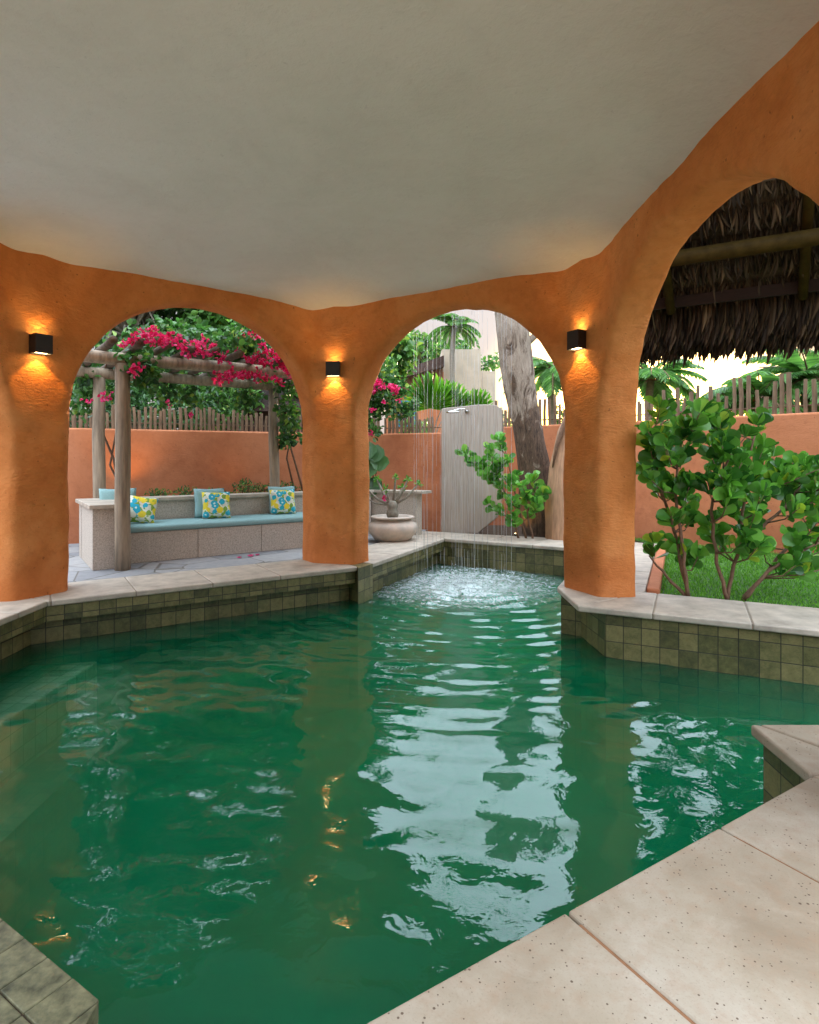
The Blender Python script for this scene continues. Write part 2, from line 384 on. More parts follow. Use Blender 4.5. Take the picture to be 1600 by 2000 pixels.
for v in wm.vertices: v.co -= pav.location
wo_ = bpy.data.objects.new('arcade_wall', wm); link(wo_, pav)
# ceiling dome
CC = Vector((-.87, 3.96))
ring = []
ZE = [3.17, 3.115, 3.18, 3.24, 3.2, 3.18]
for i in range(6):
    a, b = CH[i]; nb = CH[(i+1) % 6][0]
    # true corner a bit inside the wall
    mid = (v2(a)+v2(b))/2; out = (mid-CC).normalized()
    ring.append((mid+out*.16, ZE[i]))
    m2 = (v2(b)+v2(nb))/2; o2 = outn(b, nb)
    for f in (.2, .5, .8):
        q = v2(b).lerp(v2(nb), f)+o2*.1
        zz = ZE[i]*(1-f)+ZE[(i+1) % 6]*f+.02
        ring.append((q, zz))
def crom(k, n=10):
    out = []
    m = len(ring)
    for i in range(m):
        p0, p1 = ring[i], ring[(i+1) % m]
        for j in range(n):
            f = j/n; out.append((p0[0].lerp(p1[0], f), p0[1]*(1-f)+p1[1]*f))
    return out
ed = crom(0); ne = len(ed); NR = 26
cv = []; 
for r_ in range(NR+1):
    s = 1-(1-r_/NR)**1.7
    for (q, z) in ed:
        p = CC.lerp(q, s); zz = z*s+3.2*(1-s)+.17*(1-s**7)
        zz += .012*noise.noise((p.x*1.2, p.y*1.2, 0)) + .003*noise.noise((p.x*5, p.y*5, 3))
        cv.append((p.x, p.y, zz))
cb = MB(); cb.add(cv, [(r_*ne+k, (r_+1)*ne+k, (r_+1)*ne+(k+1) % ne, r_*ne+(k+1) % ne) for r_ in range(NR) for k in range(ne)])
build('ceiling', cb, M['ceiling'], pav, smooth=True)
rb = MB(); rb.prism([tuple(v2((( a[0]+b[0])/2, (a[1]+b[1])/2))+((v2(a)+v2(b))/2-CC).normalized()*.42) for a, b in CH], 3.56, 3.72)
build('roof', rb, M['whitewash'], pav, bevel=.03)

# ------------------------------------------------------------------ pool edges and basin
ZW = -.43
Q1 = (-3.30, 5.46); Q2 = (-.62, 7.17); Q2b = (-.605, 7.07); Q2c = (-.454, 7.40); Q3 = (.57, 9.72); Q4 = (2.61, 8.56)
Q5 = (1.49, 6.05); Q6 = (1.485, 5.28); Q7 = (3.93, 4.135); Q8 = (3.55, 2.93); Q9 = (1.667, 2.93); Q10 = (1.647, 2.453)
Q11 = (-.745, .988); Q12 = (-.745, 1.44); Q13 = (-3.29, 3.03)
OB1 = (-4.1, 5.92); OB2 = (-1.1, 7.92); OC3 = (.22, 10.72); OC4 = (3.78, 9.12); OC5 = (2.29, 5.82); OC7 = (4.9, 4.56)
def clip(poly, p, d, keep):
    """keep side: sign of dot(x-p, d)"""
    out = []; n = len(poly)
    f = lambda q: ((q[0]-p[0])*d[0]+(q[1]-p[1])*d[1])*keep
    for i in range(n):
        a, b = poly[i], poly[(i+1) % n]; fa, fb = f(a), f(b)
        if fa >= 0: out.append(a)
        if fa*fb < 0:
            s = fa/(fa-fb); out.append((a[0]+(b[0]-a[0])*s, a[1]+(b[1]-a[1])*s))
    return out
def slabs(poly, a, b, offs, gap, cross=None):
    """cut poly with joints square to a->b at the distances offs from a"""
    d = (v2(b)-v2(a)).normalized(); res = []; cuts = [-99]+list(offs)+[99]
    for s0, s1 in zip(cuts, cuts[1:]):
        q = clip(poly, v2(a)+d*(s0+gap/2), d, 1); q = clip(q, v2(a)+d*(s1-gap/2), d, -1) if len(q) > 2 else q
        if len(q) > 2: res.append(q)
    return res
def steps(first, gap, n): return [first+gap*k for k in range(n)]
cop = MB()
CT = .055
for poly, a, b, offs in [
        ([Q1, Q2, OB2, OB1], Q1, Q2, [.03]+steps(.746, .735, 3)),
        ([Q13, Q1, OB1, (-4.1, 3.03)], Q1, Q13, steps(.4, .735, 3)),
        ([Q2c, Q3, OC3, OB2], Q2c, Q3, steps(.75, .735, 3)),
        ([Q3, Q4, OC4, OC3], Q3, Q4, steps(.73, .735, 3)),
        ([Q5, OC5, OC4, Q4], Q5, Q4, steps(.5, .735, 4)),
        ([Q6, Q7, OC7, OC5], Q6, Q7, steps(.61, .73, 4))]:
    for q in slabs(poly, a, b, offs, .006): cop.prism(q, -CT, 0)
c0 = lambda p, q, g=.003: tuple(v2(p).lerp(v2(q), g))
cop.prism([Q5, Q6, OC5], -CT, 0)
copo = build('pool_coping', cop, M['coping'], kind='structure', bevel=.014, bseg=3)
gr = MB()
def inset(poly, k=.02):
    c = sum((v2(p) for p in poly), Vector((0, 0)))/len(poly); return [tuple(v2(p)+(c-v2(p)).normalized()*k) for p in poly]
for poly in ([Q1, Q2, OB2, OB1], [Q13, Q1, OB1, (-4.1, 3.03)], [Q2c, Q3, OC3, OB2], [Q3, Q4, OC4, OC3], [Q5, OC5, OC4, Q4], [Q6, Q7, OC7, OC5]):
    gr.prism(inset(poly, .03), -CT+.004, -.006)
build('coping_grout', gr, simple('grey_grout', (.26, .22, .17), .9, .2, 40, .2), kind='structure')

# tile walls: each edge gets a fascia right under the coping and a wall below it
tw = MB()
def wall_edge(a, b, outside, rec, fascia=True, ext=(0, 0), zt=-CT-.002, depth=.5):
    a, b = v2(a), v2(b); d = (b-a).normalized(); n = Vector((-d.y, d.x))
    if n.dot(v2(outside)-a) < 0: n = -n
    a = a-d*ext[0]; b = b+d*ext[1]
    if fascia:
        tw.prism([tuple(a+n*.025), tuple(b+n*.025), tuple(b+n*(rec+.04)), tuple(a+n*(rec+.04))], -.195, zt)
        tw.prism([tuple(a+n*rec), tuple(b+n*rec), tuple(b+n*depth), tuple(a+n*depth)], -2.2, -.19)
    else:
        tw.prism([tuple(a+n*rec), tuple(b+n*rec), tuple(b+n*depth), tuple(a+n*depth)], -2.2, zt)
wall_edge(Q1, Q2, OB1, .19, True, (.3, -.02), depth=.55)
wall_edge(Q13, Q1, (-4, 4), .21, True, (.2, .3), zt=-CT-.004)
wall_edge(Q2c, Q3, OC3, .15, True, (-.02, .35))
wall_edge(Q3, Q4, OC4, .04, False, (.4, .3), zt=-CT-.004)
wall_edge(Q4, Q5, OC5, .05, False, (.3, -.1))
tw.prism([(1.50, 5.93), (1.665, 5.82), (1.708, 5.215), (2.6, 4.8), (2.7, 5.5), (2.2, 6.3), (1.7, 6.45)], -2.2, -CT-.003)
wall_edge((1.708, 5.215), Q7, OC7, .02, False, (0, .4), zt=-CT-.005)
wall_edge(Q7, Q8, (5, 3.5), .04, False, (.3, .3), zt=-CT-.004)
wall_edge(Q8, Q9, (2.5, 2), .04, False, (.2, -.04), zt=-CT-.007)
wall_edge(Q9, Q10, (2.4, 2.7), .04, False, (-.042, .1), zt=-CT-.009)
wall_edge(Q10, Q11, (1, 1), .04, False, (.1, .1), zt=-CT-.011)
wall_edge(Q11, Q12, (-2, 1), .002, False, (.3, 0), zt=-CT-.013)
wall_edge(Q12, Q13, (-3, 1.8), .002, False, (0, .3), zt=-CT-.015)
tw.prism([Q2, Q2b, Q2c, OB2], -2.2, -.002)
tw.prism([(-2.95, 2.6), (-2.5, 2.35), (-2.5, 5.0), (-2.95, 5.3)], -2.2, -1.05)
build('pool_wall', tw, M['tile'], kind='structure')
ps = MB(); ps.prism([(-3.6, 2.2), (-2.92, 2.5), (-2.92, 5.62), (-3.6, 5.5)], -2.2, -.60)       # sunken seat along the left wall
build('sunken_seat', ps, tiles('sunken_seat_tile', .145, [(.22, .26, .16), (.42, .44, .30), (.58, .57, .42)], (.08, .09, .06)), kind='structure', bevel=.02)
# tiled ledge in the near left corner
lg = MB(); d12 = (v2(Q13)-v2(Q12)).normalized(); n12 = Vector((-d12.y, d12.x))
if n12.y > 0: n12 = -n12
rots = math.atan2(d12.y, d12.x)
for i in range(-4, 22):
    for j in range(0, 5):
        p = v2(Q12)+d12*(i*.118+.002)+n12*(j*.118)
        q = [p, p+d12*.114, p+d12*.114+n12*.114, p+n12*.114]
        if i < 0:
            q = clip([tuple(x) for x in q], Q12, (-1, 0), 1)
            if len(q) < 3: continue
        lg.prism([tuple(x) for x in q], -CT, -.001-.0015*random.random())
lg2 = build('pool_ledge', lg, simple('mossy_slate', (.07, .08, .038), .5, .55, 22, .6, c2=(.21, .20, .105)), kind='structure', bevel=.003)
lgg = MB(); lgg.prism([tuple(v2(Q12)+Vector((-.01, -.006))), tuple(v2(Q13)+n12*.01), tuple(v2(Q13)+n12*.6), (-1.6, .9), (-.757, 1.0)], -CT+.002, -.008)
build('ledge_grout', lgg, M['soil'], kind='structure')
fl = MB(); fl.prism([(-4.5, .4), (5, .4), (5, 10.5), (-4.5, 10.5)], -1.95, -1.75)
build('pool_floor', fl, simple('pool_floor_tile', (.05, .30, .13), .6, .3, 6, .1), kind='structure')

# deck of big stone slabs around the camera
dk = MB(); e = (v2(Q10)-v2(Q11)).normalized(); en = Vector((e.y, -e.x))
A0 = v2((.449, 1.7225))
o0 = (A0-v2(Q11)).dot(e)
base = v2(Q11)
for r_, (n0, n1) in enumerate([(0, 1.15), (1.15, 2.3), (2.3, 3.45), (3.45, 4.6)]):
    for k in range(-6, 7):
        s0 = o0+.753*(k-1); s1 = s0+.753
        g = .0045
        q = [base+e*(s0+g)+en*(n0+(g if r_ else 0)), base+e*(s1-g)+en*(n0+(g if r_ else 0)), base+e*(s1-g)+en*(n1-g), base+e*(s0+g)+en*(n1-g)]
        q = [tuple(x) for x in q]
        if r_ == 0: # only under the camera side, stops at pillar corner
            q = clip(q, v2(Q10)+e*.0, e, -1)
            if k < -1: q = clip(q, (-.78, 0), (1, 0), -1) if False else q
        if len(q) > 2: dk.prism(q, -CT, 0)
build('pool_deck', dk, M['stone'], kind='structure', bevel=.010, bseg=3)
dg_ = MB(); dg_.prism([tuple(base-e*4+en*.05), tuple(base+e*6+en*.05), tuple(base+e*6+en*4.6), tuple(base-e*4+en*4.6)], -CT+.003, -.007)
build('deck_grout', dg_, M['grout'], kind='structure')
p4 = MB()
jj = (1.70, 2.93); jk = (2.15, 2.50)
p4.prism([Q9, (1.652, 2.47), (2.0, 2.46), (1.712, 2.925)][:3]+[(1.705, 2.925)], -CT, 0)
p4.prism([(1.712, 2.93), (3.9, 2.93), (3.9, 2.46), (2.009, 2.46)], -CT, 0)
p4.prism([tuple(v2(Q10)+e*.006+en*.0+Vector((.0, .004))), (3.9, 2.452), (3.9, .9), tuple(v2(Q10)+e*.006+en*1.14)], -CT, 0)
build('pillar_base_coping', p4, M['stone'], kind='structure', bevel=.012, bseg=3)

# ------------------------------------------------------------------ ground, lawn, paving
hole = [(-4.0, 2.9), (-4.05, 5.88), (-1.15, 7.86), (.2, 10.65), (3.7, 9.1), (2.32, 5.86), (4.8, 4.6), (5.0, 2.6), (3.7, 1.0), (-1.2, .6)]
outer = [(-1500, -1500), (1500, -1500), (1500, 1500), (-1500, 1500)]
def sheet(name, outer, hole, z, mat):
    loops = [[Vector((x, y, 0)) for x, y in outer]]+([[Vector((x, y, 0)) for x, y in hole]] if hole else [])
    tr = tessellate_polygon(loops); pts = [(p.x, p.y, z) for l in loops for p in l]
    b_ = MB(); b_.add(pts, [tuple(t_) for t_ in tr]); o = build(name, b_, mat, kind='structure')
    bmx = bmesh.new(); bmx.from_mesh(o.data); 
    for f in bmx.faces:
        if f.normal.z < 0: f.normal_flip()
    bmx.to_mesh(o.data); bmx.free(); return o
sheet('ground', outer, hole, -.06, simple('sandy_ground', (.22, .20, .14), 1, .3, 1.5, .1))
sheet('terrace_paving', [(-8, .5), (-4.02, .5), (-4.05, 5.9), (-1.13, 7.9), (.24, 10.68), (.4, 11.4), (-1.0, 12.2), (-8, 12)], None, -.022, M['paving'])
lawnp = [(2.45, 5.85), (4.9, 4.62), (9, 3), (12, 10), (5.0, 13), (3.2, 11.6), (3.8, 9.3)]
sheet('lawn', lawnp, None, -.04, simple('grass_soil', (.05, .13, .02), 1, .3, 20, .3))
# grass blades
G = []
xs = RNG.uniform(2.2, 8.5, 60000); ys = RNG.uniform(4.0, 11, 60000)
def inside(x, y, poly):
    c = np.zeros(len(x), bool); n = len(poly)
    for i in range(n):
        x1, y1 = poly[i]; x2, y2 = poly[(i+1) % n]
        cond = ((y1 > y) != (y2 > y)) & (x < (x2-x1)*(y-y1)/((y2-y1) if y2 != y1 else 1e-9)+x1); c ^= cond
    return c
k = inside(xs, ys, lawnp); P = np.stack([xs[k], ys[k], np.full(k.sum(), -.045)], 1); n = len(P)
D = rdir(n, 2.2); gl = leaves('grass', P, D, rdir(n), RNG.uniform(.03, .055, n), .007, leafmat('grass_blade', (.10, .32, .03), (.22, .50, .06), .4, .6), None, BLADE)
gl['kind'] = 'stuff'; gl['label'] = 'short bright green lawn grass'; gl['category'] = 'grass'
# low orange kerb beside the right coping of the spout basin
kb = MB(); e2 = (v2(OC4)-v2(OC5)).normalized(); n2 = Vector((e2.y, -e2.x))
kb.prism([tuple(v2(OC5)+e2*.02+n2*.01), tuple(v2(OC4)+n2*.01), tuple(v2(OC4)+n2*.13), tuple(v2(OC5)+e2*.02+n2*.13)], -.05, .035)
build('kerb', kb, M['terracotta'], kind='structure', bevel=.02)

# ------------------------------------------------------------------ water
GX = np.arange(-4.0, 4.6, .021); GY = np.arange(.85, 10.2, .021)
X, Y = np.meshgrid(GX, GY); Zw = np.zeros_like(X)
sx, sy = .72, 8.25
rd = np.hypot(X-sx, Y-sy)
for k in range(46):
    lam = math.exp(RNG.uniform(math.log(.16), math.log(1.1)))
    ang = R(-97)+RNG.normal()*.62
    kx, ky = 2*math.pi/lam*math.cos(ang), 2*math.pi/lam*math.sin(ang)
    amp = .00105*(lam/.4)**.9*RNG.uniform(.5, 1.3)
    ph = RNG.uniform(0, 6.28)
    wx = .35*np.sin(X*1.3+ph*3)+.35*np.sin(Y*1.1+ph*2); 
    env = .55+.45*np.sin(X*RNG.uniform(.5, 1.6)+ph)*np.sin(Y*RNG.uniform(.5, 1.6)+ph*1.7)
    fall = .45+1.3*np.exp(-rd/2.6) if lam < .4 else 1
    amp *= (1.7*math.exp(-1.2*lam)) if lam < .4 else 1.0
    Zw += amp*env*fall*np.sin(kx*X+ky*Y+wx*1.6+ph)
for k in range(12):
    lam = RNG.uniform(.09, .3); ph = RNG.uniform(0, 6.28); ox, oy = RNG.uniform(-.35, .35, 2)
    r2 = np.hypot(X-sx-ox, Y-sy-oy)
    Zw += .0048*lam/.2*np.exp(-r2/1.6)*np.sin(2*math.pi*r2/lam+ph)
Zw += .009*np.exp(-(rd/.75)**2)*RNG.normal(size=X.shape)*.5
Zw += .012*np.sin(-2.86*(Y-2.35)+.5*X)*np.exp(-((Y-2.4)/1.3)**2)
V = np.stack([X, Y, Zw+ZW], -1).reshape(-1, 3); ny, nx = X.shape
ii = (np.arange(ny-1)[:, None]*nx+np.arange(nx-1)[None]).ravel()
F = np.stack([ii, ii+1, ii+nx+1, ii+nx], 1).ravel()
per = list(range(nx))+[k_*nx+nx-1 for k_ in range(1, ny)]+[(ny-1)*nx+k_ for k_ in range(nx-2, -1, -1)]+[k_*nx for k_ in range(ny-2, 0, -1)]
nb = len(V); low = V[per].copy(); low[:, 2] = -1.8; V = np.concatenate([V, low, low[:1]*0+np.array([[.3, 5.5, -1.8]])]); npr = len(per)
Fs = []
for k_ in range(npr):
    k2 = (k_+1) % npr; Fs += [per[k_], nb+k_, nb+k2, per[k2]]
Fb = []
for k_ in range(0, npr-1, 2): Fb += [nb+k_, nb+npr, nb+(k_+2) % npr, nb+k_+1]
F = np.concatenate([F, Fs, Fb])
def watermat():
    m, t, b = newmat('emerald_water'); t.nodes.remove(b)
    v = coords(t)
    big = tnoise(t, v, .55, 4, .6, .6)
    body = ramp(t, big, [(.3, (.002, .065, .036)), (.5, (.005, .13, .064)), (.72, (.022, .25, .10))])
    body_ = N(t, 'ShaderNodeBsdfDiffuse'); t.links.new(body, body_.inputs[0])
    tr = N(t, 'ShaderNodeBsdfTransparent'); tr.inputs[0].default_value = (.8, 1, .95, 1)
    mx = N(t, 'ShaderNodeMixShader'); mx.inputs[0].default_value = .80
    t.links.new(body_.outputs[0], mx.inputs[1]); t.links.new(tr.outputs[0], mx.inputs[2])
    # foam where the falling water lands
    sp = N(t, 'ShaderNodeVectorMath', operation='DISTANCE'); sp.inputs[1].default_value = (sx, sy, ZW)
    t.links.new(N_tc(t), sp.inputs[0])
    fo = math_(t, 'SUBTRACT', 1.0, math_(t, 'DIVIDE', sp.outputs['Value'], 1.9)); fo = math_(t, 'MAXIMUM', fo, 0.0)
    fn = tnoise(t, v, 11, 9, .72, 2.0)
    fm = math_(t, 'MULTIPLY', ramp(t, math_(t, 'ADD', fn, math_(t, 'MULTIPLY', fo, .32)), [(.57, (0, 0, 0)), (.76, (1, 1, 1))]), math_(t, 'MINIMUM', math_(t, 'MULTIPLY', fo, 3.0), 1.0))
    foam = N(t, 'ShaderNodeBsdfDiffuse'); foam.inputs[0].default_value = (.75, .85, .85, 1)
    mf = N(t, 'ShaderNodeMixShader'); t.links.new(math_(t, 'MULTIPLY', fm, .6), mf.inputs[0])
    t.links.new(mx.outputs[0], mf.inputs[1]); t.links.new(foam.outputs[0], mf.inputs[2])
    gl = N(t, 'ShaderNodeBsdfGlossy'); gl.inputs['Roughness'].default_value = .02; gl.inputs[0].default_value = (.9, 1, 1, 1)
    fr = N(t, 'ShaderNodeFresnel'); fr.inputs[0].default_value = 1.39
    bp = bump(t, None, tnoise(t, v, 9, 3, .5, .5), .10, .02)
    t.links.new(bp, gl.inputs['Normal']); t.links.new(bp, fr.inputs['Normal'])
    mg = N(t, 'ShaderNodeMixShader'); t.links.new(math_(t, 'MINIMUM', math_(t, 'ADD', math_(t, 'MULTIPLY', fr.outputs[0], 1.05), .015), 1.0), mg.inputs[0])
    t.links.new(mf.outputs[0], mg.inputs[1]); t.links.new(gl.outputs[0], mg.inputs[2])
    t.links.new(mg.outputs[0], t.nodes['Material Output'].inputs[0])
    pv = N(t, 'ShaderNodeVolumePrincipled'); pv.inputs['Color'].default_value = (.02, .70, .36, 1); pv.inputs['Absorption Color'].default_value = (.05, .55, .35, 1)
    pv.inputs['Density'].default_value = .8; pv.inputs['Anisotropy'].default_value = .2
    t.links.new(pv.outputs[0], t.nodes['Material Output'].inputs['Volume']); return m
def N_tc(t): return N(t, 'ShaderNodeTexCoord').outputs['Object']
wat = npmesh('water', V, 4, F, watermat()); wat['kind'] = 'structure'

# falling water
fw = MB()
for k in range(52):
    a = random.uniform(0, 6.28); r_ = .62*math.sqrt(random.random()); x = sx+r_*math.cos(a)*1.15; y = sy+random.choice((-.3, 0, .3))+random.uniform(-.03, .03)
    z = 3.62; 
    while z > ZW:
        L = random.uniform(.12, .9); rad = random.uniform(.001, .0026)
        z1 = max(z-L, ZW)
        fw.tube([(x, y, z), (x+random.uniform(-.004, .004), y, (z+z1)/2), (x, y, z1)], [rad*.4, rad, rad*.5], 4)
        z = z1-random.uniform(.0, .25)
fwm, t, b = newmat('falling_water'); b.inputs['Base Color'].default_value = (.85, .9, .92, 1); b.inputs['Roughness'].default_value = .1
b.inputs['Transmission Weight'].default_value = .5; b.inputs['IOR'].default_value = 1.33
tag(build('falling_water', fw, fwm, smooth=True, kind='stuff'), 'thin streams of water falling into the far end of the pool', 'falling water')
dr = MB()
for k in range(420):
    r_ = abs(random.gauss(0, .55)); a = random.uniform(0, 6.28); s = random.uniform(.003, .008)
    c = Vector((sx+r_*math.cos(a), sy+r_*math.sin(a), ZW+abs(random.gauss(0, .06))+.01))
    dr.add([c+Vector(q)*s for q in ((1, 0, 0), (-1, 0, 0), (0, 1, 0), (0, -1, 0), (0, 0, 1.3), (0, 0, -1.3))], [(0, 2, 4), (2, 1, 4), (1, 3, 4), (3, 0, 4), (2, 0, 5), (1, 2, 5), (3, 1, 5), (0, 3, 5)])
tag(build('splash_drops', dr, fwm, smooth=True, kind='stuff'), 'small splashing drops above the foaming patch of pool', 'splash')
rs = thing('rain_spout', 'thin chrome overhead spray bars outside the middle arch of the pavilion', 'water spout', (sx, sy, 3.64))
for q_ in (-.3, 0, .3):
    b_ = MB(); b_.tube([(sx-.72, sy+q_, 3.65), (sx+.72, sy+q_, 3.65)], .016, 8); build('spray_bar', b_, M['chrome'], rs, smooth=True)
b_ = MB(); b_.tube([(sx, sy, 3.7), (sx-.1, sy-.6, 3.72), (sx-.5, 6.9, 3.62)], .03, 10); build('pipe', b_, M['chrome'], rs, smooth=True)

# ------------------------------------------------------------------ wall lamps
amber = (1.0, .50, .10)
def emis(name, c, s):
    m, t, b = newmat(name); b.inputs['Base Color'].default_value = (*c, 1); b.inputs['Emission Color'].default_value = (*c, 1); b.inputs['Emission Strength'].default_value = s; return m
M['lens'] = emis('lamp_lens', (1, .72, .32), 6)
def spot(name, p, dirv, energy, ang, blend, parent, size=.02, col=amber):
    l = bpy.data.lights.new(name, 'SPOT'); l.energy = energy; l.color = col; l.spot_size = ang; l.spot_blend = blend; l.shadow_soft_size = size
    o = bpy.data.objects.new(name, l); sc.collection.objects.link(o); o.parent = parent; o.location = Vector(p)
    o.rotation_euler = Vector(dirv).to_track_quat('-Z', 'Y').to_euler(); return o
def sconce(i, zc, label, s_=.175, shift=0):
    a, b = CH[i]; mid = (v2(a)+v2(b))/2; t_ = (v2(b)-v2(a)).normalized(); nrm = (CC-mid).normalized(); mid = mid+t_*shift
    root = thing('wall_lamp', label, 'wall lamp', (mid.x, mid.y, zc), 'black up and down wall lamps on the pillars')
    ax = Vector((t_.x, t_.y, 0)); ay = Vector((nrm.x, nrm.y, 0)); az = Vector((0, 0, 1))
    h = .088; wd = s_/2; dp = .125; th = .008
    def bx(mb, x0, x1, y0, y1, z0, z1):
        vs = [ax*x+ay*y+az*z+Vector((mid.x, mid.y, zc)) for z in (z0, z1) for x, y in ((x0, y0), (x1, y0), (x1, y1), (x0, y1))]
        mb.add(vs, [(0,3,2,1), (4,5,6,7), (0,1,5,4), (1,2,6,5), (2,3,7,6), (3,0,4,7)])
    m = MB(); bx(m, -wd, -wd+th, -.02, dp, -h, h); bx(m, wd-th, wd, -.02, dp, -h, h); bx(m, -wd+th, wd-th, dp-th, dp, -h, h); bx(m, -wd+th, wd-th, -.02, .012, -h, h); bx(m, -wd+th, wd-th, .012, dp-th, -.012, .012)
    build('housing', m, M['black'], root)
    for sg in (1, -1):
        m = MB(); zz = sorted((sg*(h-.022), sg*(h-.012))); bx(m, -wd+th+.001, wd-th-.001, .013, dp-th-.001, zz[0], zz[1])
        build('lens', m, M['lens'], root)
        p = ay*.058+az*sg*(h-.004)
        spot('lamp_light', p, (0, 0, sg), 4.2 if sg < 0 else .95, R(96), .3, root, .012)
    return root
sconce(0, 2.36, 'black box wall lamp on the left pillar nearest the frame edge', s_=.155, shift=-.045)
sconce(1, 2.385, 'black box wall lamp on the middle pillar between the two far arches')
sconce(2, 2.44, 'black box wall lamp on the pillar beside the thatched roof view', s_=.16)

# ------------------------------------------------------------------ garden walls and fences
def wall_run(name, pts, z0, z1, th, label, mat):
    pts = [v2(p) for p in pts]; nn = len(pts); L = []; Rr = []
    for i in range(nn):
        d0 = (pts[i]-pts[max(i-1, 0)]); d1 = (pts[min(i+1, nn-1)]-pts[i]); d = (d0.normalized()+d1.normalized() if d0.length and d1.length else (d0 if d0.length else d1)).normalized()
        n = Vector((-d.y, d.x)); L.append(pts[i]); Rr.append(pts[i]+n*th)
    m = MB(); vs = [(p.x, p.y, z) for z in (z0, z1) for p in L]+[(p.x, p.y, z) for z in (z0, z1) for p in Rr]
    fs = []
    for i in range(nn-1):
        fs += [(i, i+1, nn+i+1, nn+i), (2*nn+i+1, 2*nn+i, 3*nn+i, 3*nn+i+1), (nn+i, nn+i+1, 3*nn+i+1, 3*nn+i)]
    fs += [(0, nn, 3*nn, 2*nn), (nn-1, 3*nn-1, 4*nn-1, 2*nn-1)]
    m.add(vs, fs); o = build(name, m, mat, bevel=.03, bseg=3); tag(o, label, 'garden wall'); return o
lp = [(-9.5, 7.1), (-5.19, 9.27), (-2.6, 10.62), (-1.3, 11.32), (-.5, 11.42), (.62, 10.98)]
wall_run('garden_wall', lp, -.1, 1.77, .18, 'long terracotta plaster wall behind the stone bench and pergola', M['terracotta'])
rp = [(.9, 11.9), (1.9, 11.75), (3.79, 9.96), (4.54, 9.1), (5.5, 8.0), (7.5, 5.6)]
rw = wall_run('garden_wall', rp, -.1, 1.92, .18, 'terracotta plaster wall behind the lawn and the round-leaved shrub', M['terracotta'])
def fence(pts, z0, hmin, hmax, gap, rad, label, off=.09, maxn=95):
    pts = [v2(p) for p in pts]; root = thing('stake_fence', label, 'fence', (pts[0].x, pts[0].y, z0))
    acc = []; tot = 0
    for a, b in zip(pts, pts[1:]):
        L = (b-a).length; d = (b-a)/L; n = Vector((-d.y, d.x)); s = 0
        while s < L: acc.append(a+d*s+n*off); s += gap*random.uniform(.85, 1.2)
    for p in acc[:maxn]:
        h = random.uniform(hmin, hmax); r_ = rad*random.uniform(.85, 1.2); m = MB()
        m.tube([(p.x, p.y, z0-.02), (p.x+random.uniform(-.01, .01), p.y, z0+h*.5), (p.x+random.uniform(-.015, .015), p.y+random.uniform(-.01, .01), z0+h)], [r_, r_, r_*.92], 7)
        build('stake', m, M['stake'], root, smooth=False)
    m = MB()
    for a, b in zip(pts, pts[1:]):
        d = (b-a).normalized(); n = Vector((-d.y, d.x))
        m.tube([(a.x+n.x*(off+.045), a.y+n.y*(off+.045), z0+hmin*.45), (b.x+n.x*(off+.045), b.y+n.y*(off+.045), z0+hmin*.45)], .012, 6)
    build('rail', m, M['stake'], root)
fence([(-6.2, 8.76), (-5.19, 9.27), (-2.6, 10.62), (-1.3, 11.32), (-.5, 11.42), (.55, 11.0)], 1.76, .26, .42, .076, .027, 'weathered stake fence on top of the wall behind the pergola')
fence([(1.2, 11.85), (1.9, 11.75), (3.79, 9.96), (4.54, 9.1), (5.5, 8.0), (6.6, 6.7)], 1.91, .26, .60, .10, .029, 'weathered stake fence on the wall behind the lawn')

# ------------------------------------------------------------------ bench, cushions, pillows
U = Vector((.82, .573)); NN = Vector((-.573, .82)); BO = v2((-3.72, 7.03))
def bp_(u, n): q = BO+U*u+NN*n; return (q.x, q.y)
bench = thing('stone_bench', 'long pale granite bench with a high back under the pergola', 'bench', (*bp_(0, 0), 0))
m = MB(); 
m.prism([bp_(.0, 0), bp_(.36, 0), bp_(.36, 1.02), bp_(0, 1.02)], -.02, .70)
build('armrest', m, M['granite'], bench, bevel=.004)
m = MB(); m.prism([bp_(-.04, -.04), bp_(.40, -.04), bp_(.40, 1.02), bp_(-.04, 1.02)], .702, .75)
m.prism([bp_(-.04, 1.02), bp_(4.5, 1.02), bp_(4.5, 1.36), bp_(-.04, 1.36)], .702, .75)
pe = bp_(4.5, 1.02); pf = (.06, 10.5)
EX = Vector((.87, -.49))
a_ = bp_(4.5, 1.02); a2_ = bp_(4.5, 1.36); fx = .95
m.prism([a_, (a_[0]+EX.x*fx, a_[1]+EX.y*fx), (a_[0]+EX.x*fx+.17, a_[1]+EX.y*fx+.3), a2_], .702, .75)
build('coping', m, M['coping'], bench, bevel=.006)
m = MB()
xs_ = [.36, 1.28, 2.16, 3.04, 3.85]
for q0, q1 in zip(xs_, xs_[1:]): m.prism([bp_(q0+.003, .25), bp_(q1-.003, .25), bp_(q1-.003, 1.02), bp_(q0+.003, 1.02)], -.02, .36)
build('seat', m, M['granite'], bench, bevel=.004)
m = MB(); m.prism([bp_(.0, 1.06), bp_(4.46, 1.06), bp_(4.46, 1.3), bp_(.0, 1.3)], -.02, .70)
a_ = bp_(4.5, 1.1); m.prism([a_, (a_[0]+EX.x*(fx-.06), a_[1]+EX.y*(fx-.06)), (a_[0]+EX.x*(fx-.06)+.1, a_[1]+EX.y*(fx-.06)+.17), bp_(4.5, 1.3)], -.02, .70)
build('backrest', m, M['granite'], bench)
m = MB(); m.prism([bp_(.39, .23), bp_(3.84, .23), bp_(3.84, 1.03), bp_(.39, 1.03)], .363, .44)
sc_ = build('seat_cushion', m, M['cushion'], bench, bevel=.03, bseg=4, smooth=True)
m = MB(); m.prism([bp_(.0, 1.31), bp_(4.4, 1.31), (-.55, 11.25), (-1.3, 11.15), (-5.0, 9.2)], -.02, .62)
